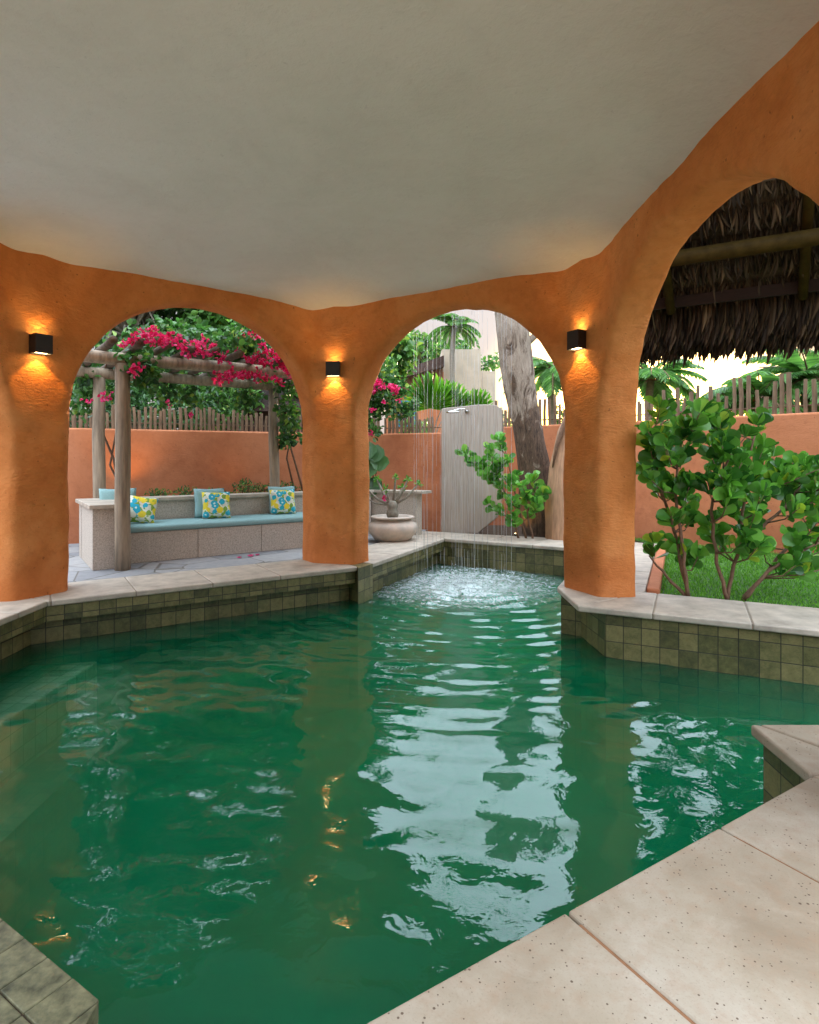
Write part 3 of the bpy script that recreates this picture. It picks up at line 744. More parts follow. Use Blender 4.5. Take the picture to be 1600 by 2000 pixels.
build('planter_soil', m, M['soil'], kind='structure')

def floral():
    m, t, b = newmat('floral_cloth'); v = coords(t, (1, 1, 1))
    def layer(c, scale, thr, col, seed):
        mp = N(t, 'ShaderNodeMapping'); mp.inputs['Location'].default_value = (seed, seed*1.7, seed*.3); t.links.new(v, mp.inputs[0])
        wv = tnoise(t, mp.outputs[0], 30, 2, .5)
        ad = N(t, 'ShaderNodeVectorMath', operation='ADD'); sc2 = N(t, 'ShaderNodeVectorMath', operation='SCALE'); sc2.inputs[3].default_value = .035
        cmb = N(t, 'ShaderNodeCombineXYZ'); t.links.new(wv, cmb.inputs[0]); t.links.new(wv, cmb.inputs[2]); t.links.new(cmb.outputs[0], sc2.inputs[0])
        t.links.new(mp.outputs[0], ad.inputs[0]); t.links.new(sc2.outputs[0], ad.inputs[1])
        vo = N(t, 'ShaderNodeTexVoronoi'); vo.inputs['Scale'].default_value = scale; t.links.new(ad.outputs[0], vo.inputs['Vector'])
        mk = ramp(t, vo.outputs['Distance'], [(thr, (1, 1, 1)), (thr+.03, (0, 0, 0))])
        return mix(t, c, col, mk)
    c = (.72, .74, .62)
    c = layer(c, 13, .48, (.20, .35, .05), 3.1)
    c = layer(c, 10, .42, (.62, .62, .50), 9.4)
    c = layer(c, 8.5, .43, (.75, .60, .04), 1.3)
    c = layer(c, 9, .42, (.02, .38, .50), 5.7)
    c = layer(c, 9, .13, (.55, .75, .70), 5.7)
    c = layer(c, 8.5, .10, (.35, .45, .03), 1.3)
    t.links.new(c, b.inputs['Base Color']); b.inputs['Roughness'].default_value = .9; return m
M['floral'] = floral()
def pillow(name, label, p, yaw, tilt, size, th, mat, group, roll=0):
    n = 14; vs = []; fs = []
    for sgn in (1, -1):
        for i in range(n+1):
            for j in range(n+1):
                u, v = i/n*2-1, j/n*2-1
                e_ = max(0, (1-u**4))*max(0, (1-v**4)); hgt = (e_**.55)*th
                pin = 1-.09*(1-abs(u*v))*(abs(u)**6+abs(v)**6)*.8
                vs.append(Vector((u*size/2*pin, sgn*hgt/2+.006*math.sin(9*u+4*v)*e_, v*size/2*pin+size/2)))
    o_ = (n+1)**2
    for i in range(n):
        for j in range(n):
            q = [i*(n+1)+j, (i+1)*(n+1)+j, (i+1)*(n+1)+j+1, i*(n+1)+j+1]; fs.append(tuple(q)); fs.append(tuple(x+o_ for x in q[::-1]))
    mtx = Matrix.Rotation(yaw, 3, 'Z') @ Matrix.Rotation(tilt, 3, 'X') @ Matrix.Rotation(roll, 3, 'Y')
    m = MB(); m.add([mtx @ v+Vector(p) for v in vs], fs)
    o = build(name, m, mat, smooth=True, loc=p)
    bmx = bmesh.new(); bmx.from_mesh(o.data); bmesh.ops.remove_doubles(bmx, verts=bmx.verts, dist=.0005); bmesh.ops.recalc_face_normals(bmx, faces=bmx.faces); bmx.to_mesh(o.data); bmx.free()
    return tag(o, label, 'pillow', group)
yb = math.atan2(U.y, U.x)
def pl(u, n, z=.442): q = bp_(u, n); return (q[0], q[1], z)
gF = 'floral pillows on the bench'; gT = 'plain teal pillows on the bench'
pillow('pillow', 'plain teal pillow half hidden behind the leftmost floral pillow and post', pl(.42, .92), yb-.1, R(-10), .46, .13, M['cushion'], gT)
pillow('pillow', 'floral pillow leaning beside the front pergola post', pl(.62, .62), yb-.25, R(-20), .37, .14, M['floral'], gF, R(9))
pillow('pillow', 'plain teal pillow behind the floral one at the middle of the bench', pl(1.62, .86), yb-.15, R(-13), .43, .13, M['cushion'], gT)
pillow('pillow', 'floral pillow leaning on the teal one at the middle of the bench', pl(1.66, .68), yb-.2, R(-17), .39, .14, M['floral'], gF)
pillow('pillow', 'plain teal pillow behind the floral one beside the middle pillar', pl(2.76, .90), yb-.1, R(-13), .43, .13, M['cushion'], gT)
pillow('pillow', 'floral pillow leaning on the teal one beside the middle pillar', pl(2.70, .74), yb-.15, R(-16), .39, .14, M['floral'], gF)

# ------------------------------------------------------------------ pergola
PF = v2((-3.40, 7.10)); PB = v2((-4.30, 8.30))
pg = thing('pergola', 'log pergola over the bench covered in flowering vine', 'pergola', (PF.x, PF.y, -.02))
def crooked(a, b, n=6, j=.012):
    a, b = Vector(a), Vector(b); return [a.lerp(b, i/n)+Vector((random.uniform(-j, j), random.uniform(-j, j), random.uniform(-j, j)*.5))*(0 < i < n) for i in range(n+1)]
nd = (PB-PF)
posts = [(PF, -.02, .086), (PF+U*3.05, -.02, .086), (PB, -.02, .082), (PB+U*2.55, -.02, .082)]
for p, z, r_ in posts:
    m = MB(); m.tube(crooked((p.x, p.y, z), (p.x, p.y, 2.42)), [r_*1.03, r_, r_*.99, r_, r_*.98, r_*.97, r_*.95], 16)
    build('post', m, M['log'], pg, smooth=True)
for p in (PF, PB):
    a = p-U*.55; b = p+U*3.25; m = MB(); m.tube(crooked((a.x, a.y, 2.48), (b.x, b.y, 2.48), 8), .075, 14); build('beam', m, M['log'], pg, smooth=True)
for k in range(13):
    s = -.45+.285*k; a = PF+U*s-NN*.45; b = PF+U*(s+.0)+nd+NN*.55; m = MB()
    m.tube(crooked((a.x, a.y, 2.60+random.uniform(-.01, .02)), (b.x, b.y, 2.60), 6), random.uniform(.042, .055), 10); build('rafter', m, M['logh'], pg, smooth=True)

# ------------------------------------------------------------------ bougainvillea
def at(px, py, d): return Vector(((px-800)*d/1170, d, 1.3+(895-py)*d/1170))
def clump_pts(c, rad, n):
    d = rdir(n); r_ = RNG.random(n)**.45; return np.array(c)+d*r_[:, None]*np.array(rad)
def vine(name, label, root, clumps, flowers, stems, leafn=1.0):
    th_ = thing(name, label, 'vine', root)
    P = []; 
    for c, rad, n in clumps: P.append(clump_pts(c, rad, int(n*leafn)))
    P = np.concatenate(P); n = len(P)
    D = rdir(n, -.5); leaves('foliage', P, D, rdir(n, 1.2), RNG.uniform(.06, .115, n), RNG.uniform(.05, .085, n), M['vine'], th_, ROUND)
    P = []
    for c, rad, n in flowers: P.append(clump_pts(c, rad, n))
    P = np.concatenate(P); n = len(P); P = np.repeat(P, 3, 0); D = rdir(len(P), .3)
    o = leaves('blossoms', P, D, rdir(len(P)), RNG.uniform(.035, .055, len(P)), RNG.uniform(.035, .05, len(P)), M['pinkleaf'], th_, ROUND)
    m = MB()
    for s in stems: m.tube(s, np.linspace(.02, .007, len(s)), 7)
    build('stems', m, M['stem'], th_, smooth=True); return th_
cl = []
for k in range(46):
    s = random.uniform(-.3, 3.7); q = random.uniform(-.35, 1.7); p = PF+U*s+NN*q
    cl.append(((p.x, p.y, 2.74+random.uniform(-.05, .25)), (.34, .34, .17), 130))
for px, py, d in [(270, 660, 7.4), (330, 650, 7.6), (390, 665, 7.8), (500, 660, 8.2), (540, 690, 8.3), (520, 720, 8.2), (290, 715, 7.3), (470, 640, 8.2), (265, 700, 7.1), (285, 735, 7.2), (560, 760, 9.3), (560, 800, 9.4), (570, 850, 9.5), (480, 780, 9.5), (320, 765, 8.9), (370, 775, 9.2), (230, 760, 8.7), (170, 740, 8.3), (165, 790, 8.4)]:
    cl.append((tuple(at(px, py, d)), (.2, .2, .2), 90))
fl_ = []
for px, py, d, r_, n in [(250, 668, 7.2, .08, 20), (300, 650, 7.3, .10, 26), (335, 660, 7.4, .09, 24), (368, 690, 7.6, .08, 20), (415, 682, 7.8, .08, 22), (440, 700, 7.9, .08, 20), (465, 690, 8.0, .08, 22), (480, 735, 7.9, .07, 18), (520, 680, 8.1, .10, 30), (500, 735, 8.0, .08, 24), (560, 705, 8.3, .12, 36), (570, 730, 8.3, .09, 26), (475, 655, 8.1, .06, 12), (545, 745, 8.3, .07, 14), (285, 660, 7.2, .12, 40), (312, 672, 7.3, .06, 14), (355, 670, 7.5, .10, 22), (385, 678, 7.6, .10, 28), (405, 690, 7.7, .08, 14), (432, 738, 7.75, .10, 32), (450, 732, 7.8, .09, 26), (497, 700, 8.0, .10, 28), (512, 712, 8.0, .09, 24), (505, 660, 8.1, .10, 16), (540, 695, 8.2, .11, 30), (550, 715, 8.3, .10, 22), (528, 738, 8.1, .06, 10), (510, 745, 8.1, .04, 6), (262, 722, 7.0, .08, 18), (210, 775, 8.5, .09, 16), (172, 782, 8.3, .06, 8), (330, 790, 8.9, .04, 6), (372, 812, 9.3, .03, 4), (395, 665, 7.9, .08, 10)]:
    d -= .42; fl_.append((tuple(at(px, py, d)), (r_*1.35, r_*1.1, r_*.9), int(n*.62)))
sv = []
b0 = PB+NN*.3
sv.append([(-4.1, 8.6, .55), (-4.2, 8.5, 1.3), (-4.5, 8.5, 2.0), (-4.2, 8.3, 2.6), (-3.4, 8.2, 2.7)])
sv.append([(-4.0, 8.65, .55), (-4.3, 8.6, 1.2), (-4.05, 8.4, 2.0), (-3.9, 8.2, 2.6)])
sv.append([(-1.75, 10.1, .6), (-1.95, 9.95, 1.4), (-2.1, 9.9, 2.0), (-2.2, 9.8, 2.55), (-2.6, 9.2, 2.7)])
sv.append([(-1.9, 10.1, .6), (-2.05, 10.0, 1.3), (-1.9, 9.9, 2.0), (-2.0, 9.7, 2.6)])
for k in range(9):
    p = PF+U*random.uniform(0, 3.4)+NN*random.uniform(0, 1.3); q = PF+U*random.uniform(0, 3.4)+NN*random.uniform(-.3, 1.5)
    sv.append([(p.x, p.y, 2.66), ((p.x+q.x)/2, (p.y+q.y)/2, 2.85), (q.x, q.y, 2.75)])
for k in range(8):   # trails down the far post
    c = at(random.uniform(545, 580), random.uniform(780, 900), 9.75); cl.append((tuple(c), (.08, .08, .12), 20))
vine('bougainvillea', 'magenta bougainvillea vine sprawling over the log pergola', (-4.1, 8.6, .5), cl, fl_, sv)
cl = []; fl2 = []
for px, py, d, r_, n in [(735, 760, 10.7, .3, 260), (760, 790, 10.7, .28, 220), (745, 720, 10.8, .3, 220), (780, 760, 10.8, .22, 140), (790, 800, 10.8, .15, 80), (725, 800, 10.7, .2, 130), (808, 790, 10.8, .12, 50), (730, 840, 10.7, .15, 60)]:
    cl.append((tuple(at(px, py, d)), (r_, r_, r_), n))
for px, py, r_, n in [(738, 750, .08, 16), (745, 755, .07, 12), (768, 757, .10, 22), (772, 765, .07, 14), (732, 765, .07, 10), (742, 745, .06, 8), (728, 800, .05, 6), (722, 845, .06, 8), (750, 785, .05, 5), (778, 782, .04, 4)]:
    fl2.append((tuple(at(px, py, 10.4)), (r_, r_, r_*.8), n))
vine('bougainvillea', 'magenta bougainvillea hanging over the stake fence beside the middle pillar', (-.9, 10.9, 0), cl, fl2, [[(-.9, 10.9, 0), (-.85, 10.9, 1.2), (-.7, 10.8, 2.2), (-.4, 10.8, 2.6)], [(-.7, 10.8, 2.2), (-.2, 10.8, 2.4), (.05, 10.8, 2.2)]])
pt = MB()
for px, py in ((470, 1087), (488, 1084), (506, 1082)):
    d = 1521/(py-895)
    for k in range(3):
        c = at(px, py, d)+Vector((random.uniform(-.03, .03), random.uniform(-.03, .03), .0)); c.z = -.012
        pt.add([c+Vector((.03*math.cos(a), .03*math.sin(a), .012*(q % 2))) for q, a in enumerate([random.random()+1.05*j for j in range(6)])], [(0, 1, 2, 3, 4, 5)])
tag(build('fallen_petals', pt, M['pinkleaf'], kind='stuff'), 'three fallen magenta petals on the grey paving', 'petals')

# ------------------------------------------------------------------ planter plants behind the bench
for i, (u, s) in enumerate([(.75, .8), (1.15, .9), (1.6, .6), (2.05, 1.5), (2.4, 1.0), (2.75, 1.1), (3.2, 1.3), (3.7, .9)]):
    q = bp_(u+.3, 1.5); th_ = thing('planter_shrub', ['small leafy shrub nearest the left end of the planter behind the bench', 'second small shrub along the planter behind the bench', 'low thin shrub left of the middle pillows in the planter', 'tallest shrub of the planter, above the middle pillows', 'shrub just right of the tallest one in the planter', 'shrub midway between the middle and far pillows in the planter', 'bushy shrub left of the far pergola post in the planter', 'small shrub beside the far pergola post in the planter'][i], 'shrub', (q[0], q[1], .6), 'shrubs in the planter behind the bench')
    P = clump_pts((q[0], q[1], .72+.05*s), (.22, .14, .12*s), int(150*s)); n = len(P)
    leaves('foliage', P, rdir(n, .8), rdir(n, 1), RNG.uniform(.035, .06, n), .03, M['vine'], th_, OVAL)
    m = MB()
    for k in range(5): m.tube([(q[0], q[1], .6), (q[0]+random.uniform(-.15, .15), q[1]+random.uniform(-.1, .1), .72+.1*s)], .006, 5)
    build('stems', m, M['stem'], th_)

# ------------------------------------------------------------------ pot with desert rose
PX, PY = -.27, 9.55
pot = thing('clay_pot', 'wide squat limewashed clay pot behind the middle pillar', 'pot', (PX, PY, -.02))
m = MB(); m.lathe([(.02, .0), (.22, .0), (.30, .06), (.385, .2), (.40, .27), (.38, .35), (.30, .42), (.265, .44), (.29, .455), (.34, .46), (.35, .48), (.34, .50), (.30, .505), (.27, .49), (.25, .44), (.02, .43)], (PX, PY, -.02), 40)
m.v = [(x, y, -.02+(z+.02)*.8) for x, y, z in m.v]
build('body', m, M['pot'], pot, smooth=True)
m = MB(); m.lathe([(.001, .356), (.26, .352)], (PX, PY, -.02), 24); build('soil', m, M['soil'], pot)
ad = thing('desert_rose', 'desert rose with swollen grey caudex and sparse leaf tufts growing in the clay pot', 'plant', (PX, PY, .33))
m = MB(); m.lathe([(.001, 0), (.06, .0), (.085, .03), (.10, .08), (.09, .13), (.075, .16), (.09, .20), (.08, .25), (.05, .29), (.001, .30)], (PX, PY, .33), 18)
brs = []; tips = []
for px, py, th in [(-.42, .50, .018), (-.25, .62, .02), (.05, .66, .02), (.24, .62, .02), (.40, .55, .016), (-.10, .48, .014), (.15, .50, .014), (-.50, .40, .012)]:
    tip = Vector((PX+px, PY+random.uniform(-.15, .15), .33+py)); brs.append((tip, th)); tips.append(tip)
    m.tube([(PX+px*.05, PY, .33+.22), (PX+px*.55, PY, .33+py*.62), tuple(tip)], [th*1.3, th, th*.7], 8)
build('caudex', m, M['greystem'], ad, smooth=True)
P = np.repeat(np.array([tuple(t_) for t_ in tips]), 14, 0); n = len(P)
leaves('leaves', P, rdir(n, .6), rdir(n, 1), RNG.uniform(.06, .10, n), .035, M['succulent'], ad, OBOV)
P = clump_pts((PX-.13, PY-.1, .33+.33), (.03, .03, .03), 10); leaves('blossom', P, rdir(10), rdir(10), .04, .035, M['pinkleaf'], ad, ROUND)
# big heart leaf plant by the pillar
hl = thing('elephant_ear', 'large dark heart-leaved plant between middle pillar and terracotta wall', 'plant', (-.75, 10.6, 0))
P = np.array([tuple(at(px, py, 10.6)) for px, py in ((722, 862), (738, 868), (725, 895), (718, 935), (735, 930), (745, 885), (712, 905))]); n = len(P)
D = norm(np.stack([RNG.uniform(-.2, .5, n), np.full(n, -.5), np.full(n, -.8)], 1)); leaves('leaves', P, D, np.tile((0, -1, .6), (n, 1)), .36, .34, M['darkleaf'], hl, ROUND)
m = MB()
for p in P: m.tube([(-.75, 10.6, 0), ((-.75+p[0])/2, 10.65, .9), tuple(p)], .01, 6)
build('stalks', m, M['stem'], hl)

# ------------------------------------------------------------------ shower wall
shm, t, b = newmat('ribbed_shower_stone')
n1 = tnoise(t, coords(t, (40, 40, 1.2)), 1.5, 6, .7); n2 = tnoise(t, coords(t, (1, 1, 1)), 1.5, 4)
t.links.new(mix(t, ramp(t, n1, [(.3, (.26, .22, .18)), (.7, (.50, .45, .38))]), (.30, .25, .20), math_(t, 'MULTIPLY', n2, .5)), b.inputs['Base Color']); b.inputs['Roughness'].default_value = .8; bump(t, b, n1, .6, .01)
sw = thing('shower_wall', 'tall striped grey-beige stone slab with sloping top behind the pool', 'shower wall', (.56, 10.62, 0))
a = v2((.565, 10.66)); dirw = (v2((1.60, 10.32))-a).normalized(); nw = Vector((-dirw.y, dirw.x)); Lw = 1.09
prof = [(0, -.05), (.62, -.05), (1.0, .28), (1.09, .6), (1.09, 2.14)]+[(1.09-.109*k, 2.20+.06*math.sin(1.2*k/10*3.14)*(1-k/10)-.0*k) for k in range(1, 10)]+[(0, 2.18)]
vs = [(a.x+dirw.x*s+nw.x*o_, a.y+dirw.y*s+nw.y*o_, z) for o_ in (0, .09) for s, z in prof]; n = len(prof)
m = MB(); m.add(vs, [tuple(range(n)), tuple(range(n, 2*n))[::-1]]+[(k, n+k, n+(k+1) % n, (k+1) % n) for k in range(n)])
build('slab', m, shm, sw, bevel=.012)
sh = thing('shower_head', 'flat chrome shower head on a short arm high on the stone slab', 'shower', (.95, 10.5, 2.1))
q = a+dirw*.46; m = MB(); m.tube([(q.x, q.y+.02, 2.13), (q.x-.06, q.y-.28, 2.14), (q.x-.17, q.y-.36, 2.13), (q.x-.26, q.y-.42, 2.10)], .013, 8); m.lathe([(.001, .0), (.04, 0), (.04, .015), (.001, .016)], (q.x, q.y-.015, 2.12), 12); build('arm', m, M['chrome'], sh, smooth=True)
m = MB(); m.lathe([(.001, .03), (.03, .03), (.11, .012), (.115, .0), (.11, -.01), (.001, -.01)], (q.x-.27, q.y-.43, 2.07), 20); build('head', m, M['chrome'], sh, smooth=True)

# ------------------------------------------------------------------ big trunk, stump, shrub by the shower
def barkmat():
    m, t, b = newmat('flaking_bark'); v = coords(t, (1, 1, .22)); v2_ = coords(t, (1.5, 1.5, .5))
    n1 = tnoise(t, v2_, 2.6, 9, .72, 1.6); n2 = tnoise(t, v, 26, 8, .8, .6)
    pale = ramp(t, n2, [(.3, (.22, .165, .12)), (.7, (.50, .42, .33))]); dark = ramp(t, n2, [(.35, (.025, .016, .010)), (.65, (.19, .12, .075))])
    sx_ = N(t, 'ShaderNodeSeparateXYZ'); t.links.new(N_tc(t), sx_.inputs[0])
    hgt = math_(t, 'MULTIPLY', math_(t, 'SUBTRACT', sx_.outputs[2], 2.5), .11)
    fac = ramp(t, math_(t, 'ADD', n1, hgt), [(.45, (0, 0, 0)), (.56, (1, 1, 1))])
    t.links.new(mix(t, dark, pale, fac), b.inputs['Base Color']); b.inputs['Roughness'].default_value = .95
    bump(t, b, n2, 1.0, .05); return m
M['bark'] = barkmat()
tt = thing('old_tree', 'thick leaning tree trunk with flaking pale and dark bark beside the shower slab', 'tree', (2.12, 10.3, -.05))
pts = [(2.28, 10.3, -.05), (2.20, 10.3, .5), (2.16, 10.3, 1.1), (2.04, 10.3, 1.7), (1.93, 10.3, 2.3), (1.84, 10.3, 2.9), (1.77, 10.3, 3.5), (1.72, 10.35, 4.1), (1.70, 10.35, 4.5)]
rad = [.33, .29, .265, .25, .26, .27, .28, .24, .15]
def trunk(mb, pts, rad, seg=28, amp=.12, fr=3.0, sub=6):
    P_ = []; Rr_ = []
    for i in range(len(pts)-1):
        for k in range(sub):
            f = k/sub; P_.append(Vector(pts[i]).lerp(Vector(pts[i+1]), f)); Rr_.append(rad[i]*(1-f)+rad[i+1]*f)
    P_.append(Vector(pts[-1])); Rr_.append(rad[-1]); n = len(P_); vs = []
    for i, p in enumerate(P_):
        for k in range(seg):
            a = 2*math.pi*k/seg; r_ = Rr_[i]*(1+amp*noise.noise((math.cos(a)*fr, math.sin(a)*fr, p.z*.9))+amp*.6*noise.noise((math.cos(a)*9, math.sin(a)*9, p.z*3)))
            vs.append((p.x+r_*math.cos(a), p.y+r_*math.sin(a), p.z))
    mb.add(vs, [(i*seg+k, i*seg+(k+1) % seg, (i+1)*seg+(k+1) % seg, (i+1)*seg+k) for i in range(n-1) for k in range(seg)]+[tuple(range((n-1)*seg, n*seg))])
m = MB(); trunk(m, pts, rad); build('trunk', m, M['bark'], tt, smooth=True)
m = MB(); m.tube([(1.8, 10.35, 3.1), (2.15, 10.35, 3.4), (2.35, 10.5, 3.9)], [.09, .06, .03], 9)
build('branches', m, M['bark'], tt, smooth=True)
P = clump_pts((2.36, 10.5, 3.95), (.28, .25, .22), 90); n = len(P)
leaves('crown', P, rdir(n, -.2), rdir(n, 1), RNG.uniform(.07, .12, n), .06, M['treeleaf'], tt, OVAL)
st = thing('dead_stump', 'smooth pale orange dead trunk with a slanting cut top beside the right pillar', 'tree stump', (2.55, 9.75, -.05))
m = MB(); trunk(m, [(2.48, 9.75, -.05), (2.46, 9.75, .6), (2.5, 9.75, 1.2), (2.56, 9.75, 1.75), (2.64, 9.75, 2.1)], [.27, .23, .20, .15, .06], amp=.10)
build('trunk', m, simple('bare_wood', (.40, .23, .13), .75, .35, 8, .5, 0, (4, 4, .4), bd=.01), st, smooth=True)
m = MB(); m.tube([(2.30, 9.62, 1.15), (2.36, 9.6, 1.5), (2.46, 9.6, 1.8), (2.58, 9.6, 2.15)], [.012, .03, .035, .02], 7, jit=.3); build('dead_branch', m, M['stem'], st, smooth=True)

def shrub(name, label, mains, tips, leafL, mat, whorl=(7, 11), T=None, stemr=.016, mids=3, mat_s='stem', wid=.8):
    """mains: polylines of the main stems; every tip twig grows off the nearest main stem"""
    th_ = thing(name, label, 'shrub', tuple(mains[0][0])); m = MB(); P = []; D = []; Nn = []
    for mn in mains:
        pts_ = crooked2(mn); m.tube(pts_, np.linspace(stemr*1.25, stemr*.5, len(pts_)), 8)
    for tip in tips:
        tip = Vector(tip); best = None
        for mn in mains:
            for a_, b_ in zip(mn, mn[1:]):
                for f in (.2, .5, .8):
                    q = Vector(a_).lerp(Vector(b_), f)
                    if q.z < tip.z-.05 or q.z < .35:
                        dd = (q-tip).length+(.3 if tip.z-q.z < .1 else 0)
                        if best is None or dd < best[0]: best = (dd, q)
        q0 = best[1]; mid = q0.lerp(tip, .55)+Vector((0, 0, -.04-random.uniform(0, .04)))
        m.tube([tuple(q0), tuple(mid), tuple(tip)], [stemr*.5, stemr*.38, stemr*.25], 6)
        ax = ((tip-mid).normalized()+Vector((0, 0, .5))).normalized()
        for (c, nl) in [(tip, random.randint(*whorl))]+[(mid.lerp(tip, random.uniform(-.2, .75)), random.randint(2, 3)) for _ in range(mids)]:
            a0 = random.uniform(0, 6)
            for q in range(nl):
                side = Matrix.Rotation(a0+q*2.4, 3, ax) @ ax.orthogonal().normalized()
                d = (side*random.uniform(.45, 1.0)+ax*random.uniform(.2, 1.1)+Vector((0, 0, .15))).normalized()
                P.append(tuple(c+d*.012)); D.append(tuple(d)); Nn.append((random.gauss(0, .8), random.gauss(-.35, .8), random.gauss(.35, .6)))
    n = len(P); L = (.4+.7*RNG.random(n)**.8)*leafL
    leaves('leaves', P, D, Nn, L, L*wid*RNG.uniform(.8, 1.1, n), mat, th_, CLUS if T is None else T); build('stems', m, M[mat_s], th_, smooth=True); return th_
def crooked2(pts):
    out = []
    for a_, b_ in zip(pts, pts[1:]):
        for k in range(4):
            out.append(tuple(Vector(a_).lerp(Vector(b_), k/4)+Vector((random.gauss(0, .008), random.gauss(0, .008), 0))))
    return out+[tuple(pts[-1])]
tips = []
for k in range(104):
    px = random.uniform(1252, 1640); 
    lim = np.interp(px, [1245, 1290, 1350, 1400, 1460, 1540, 1600, 1660], [800, 790, 800, 810, 800, 870, 900, 960])
    py = lim+(1105-lim)*random.random()**1.15; tips.append(tuple(at(px, py, random.uniform(5.25, 6.2))))
def stem_line(pxs, d0, d1):
    n_ = len(pxs); out = [at(px, py, d0+(d1-d0)*k/(n_-1)) for k, (px, py) in enumerate(pxs)]; out[0].z = -.04; return out
mains = [stem_line([(1345, 1166), (1325, 1060), (1292, 960), (1280, 880), (1270, 830)], 5.7, 5.9), stem_line([(1345, 1166), (1335, 1080), (1320, 980), (1322, 900), (1335, 830)], 5.7, 5.6),
         stem_line([(1420, 1168), (1440, 1080), (1452, 1000), (1462, 900), (1475, 850)], 5.6, 5.7), stem_line([(1438, 1070), (1490, 1030), (1540, 985), (1570, 940)], 5.62, 5.9),
         stem_line([(1420, 1168), (1400, 1100), (1390, 1000), (1420, 900), (1405, 840)], 5.6, 5.5), stem_line([(1452, 1168), (1500, 1115), (1560, 1080), (1600, 1060)], 5.6, 5.5),
         stem_line([(1345, 1166), (1300, 1125), (1268, 1085)], 5.7, 5.9), stem_line([(1452, 1168), (1520, 1090), (1590, 1010), (1640, 960)], 5.7, 6.1)]
mains[3][0] = Vector(mains[2][1]).lerp(mains[2][2], .2)
shrub('round_leaved_shrub', 'large green shrub with glossy round leaves on the lawn behind the right coping', mains, tips, .150, M['shrubleaf'], (6, 9), mids=4)
tips = [tuple(at(px, py, random.uniform(9.3, 10.0))) for px, py in [(905, 885), (925, 905), (975, 860), (960, 880), (990, 900), (1010, 930), (950, 930), (975, 950), (1040, 935), (1055, 955), (1030, 975), (1000, 980), (955, 985), (980, 1000), (1050, 985), (1060, 965), (1020, 950), (995, 940), (970, 915), (945, 905), (1035, 1000), (1005, 1010)]]
shrub('round_leaved_shrub', 'light green shrub with round leaves at the foot of the old tree trunk', [[Vector((1.8, 9.75, -.05)), at(985, 960, 9.7), at(960, 900, 9.6)], [Vector((1.9, 9.75, -.05)), at(1010, 980, 9.7), at(985, 870, 9.6)], [Vector((2.0, 9.7, -.05)), at(1030, 1000, 9.7), at(1050, 950, 9.6)]], tips, .15, M['succulent'], (8, 12), mids=6)

# ------------------------------------------------------------------ trees behind
def leafy_tree(label, base_, crownc, crad, nclump, per, leafL, mat, T=OVAL, trunk_r=.12, name='leafy_tree', clr=.55, wr=.6):
    th_ = thing(name, label, 'tree', base_); P = []; m = MB(); bx_, by_, bz_ = base_; c = Vector(crownc)
    m.tube([base_, ((bx_+c.x)/2+.1, (by_+c.y)/2, (bz_+c.z)/2), tuple(c)], [trunk_r, trunk_r*.75, trunk_r*.4], 10)
    for k in range(nclump):
        d = rdir(1, .1)[0]; q = c+Vector(d*np.array(crad)*RNG.random()**.4)
        P.append(clump_pts(tuple(q), (clr, clr, clr*.7), per)); m.tube([tuple(c.lerp(Vector(base_), .25)), tuple(c.lerp(q, .5)), tuple(q)], [.05, .03, .012], 6)
    P = np.concatenate(P); n = len(P)
    build('trunk', m, M['greystem'], th_, smooth=True)
    leaves('crown', P, rdir(n, -.4), rdir(n, 1.1), RNG.uniform(.7, 1.2, n)*leafL, leafL*wr, mat, th_, T); return th_
leafy_tree('broad dark green tree behind the left end of the pergola', (-6.0, 12.5, 0), (-5.8, 12.6, 5.1), (1.9, 1.2, 3.2), 66, 150, .17, M['darkleaf'], ROUND)
leafy_tree('mid green round-leaved tree rising behind the middle of the pergola', (-3.9, 13.5, 0), (-3.8, 13.2, 5.5), (1.8, 1.2, 3.2), 66, 150, .18, M['treeleaf'], ROUND)
leafy_tree('dark tree behind the far end of the pergola', (-2.2, 14.5, 0), (-2.4, 14.2, 5.2), (1.4, 1.2, 2.6), 44, 150, .17, M['darkleaf'], ROUND)
leafy_tree('low dark bush behind the fence left of the outbuilding', (-5.2, 11.2, 0), (-5.0, 11.1, 2.1), (1.3, .5, .7), 20, 110, .12, M['darkleaf'])
leafy_tree('mid green bush behind the fence between the two left pergola posts', (-4.1, 11.9, 0), (-4.0, 11.7, 2.5), (1.1, .5, .8), 20, 130, .13, M['treeleaf'])
leafy_tree('bright sea-grape tree with round pale leaves over the stake fence', (-.9, 13.2, 0), (-.75, 12.9, 3.5), (.75, .8, .8), 20, 110, .19, M['treeleaf'], ROUND, clr=.38)
leafy_tree('small round tree beyond the flat-roofed house', (1.9, 27, 0), (2.2, 27, 5.6), (1.5, 1.2, .9), 16, 90, .28, M['treeleaf'], clr=.6)
leafy_tree('pale tree left of the slender palm far behind the house', (.2, 30, 0), (.4, 30, 6.6), (1.5, 1.4, .9), 14, 80, .3, M['treeleaf'], clr=.6)
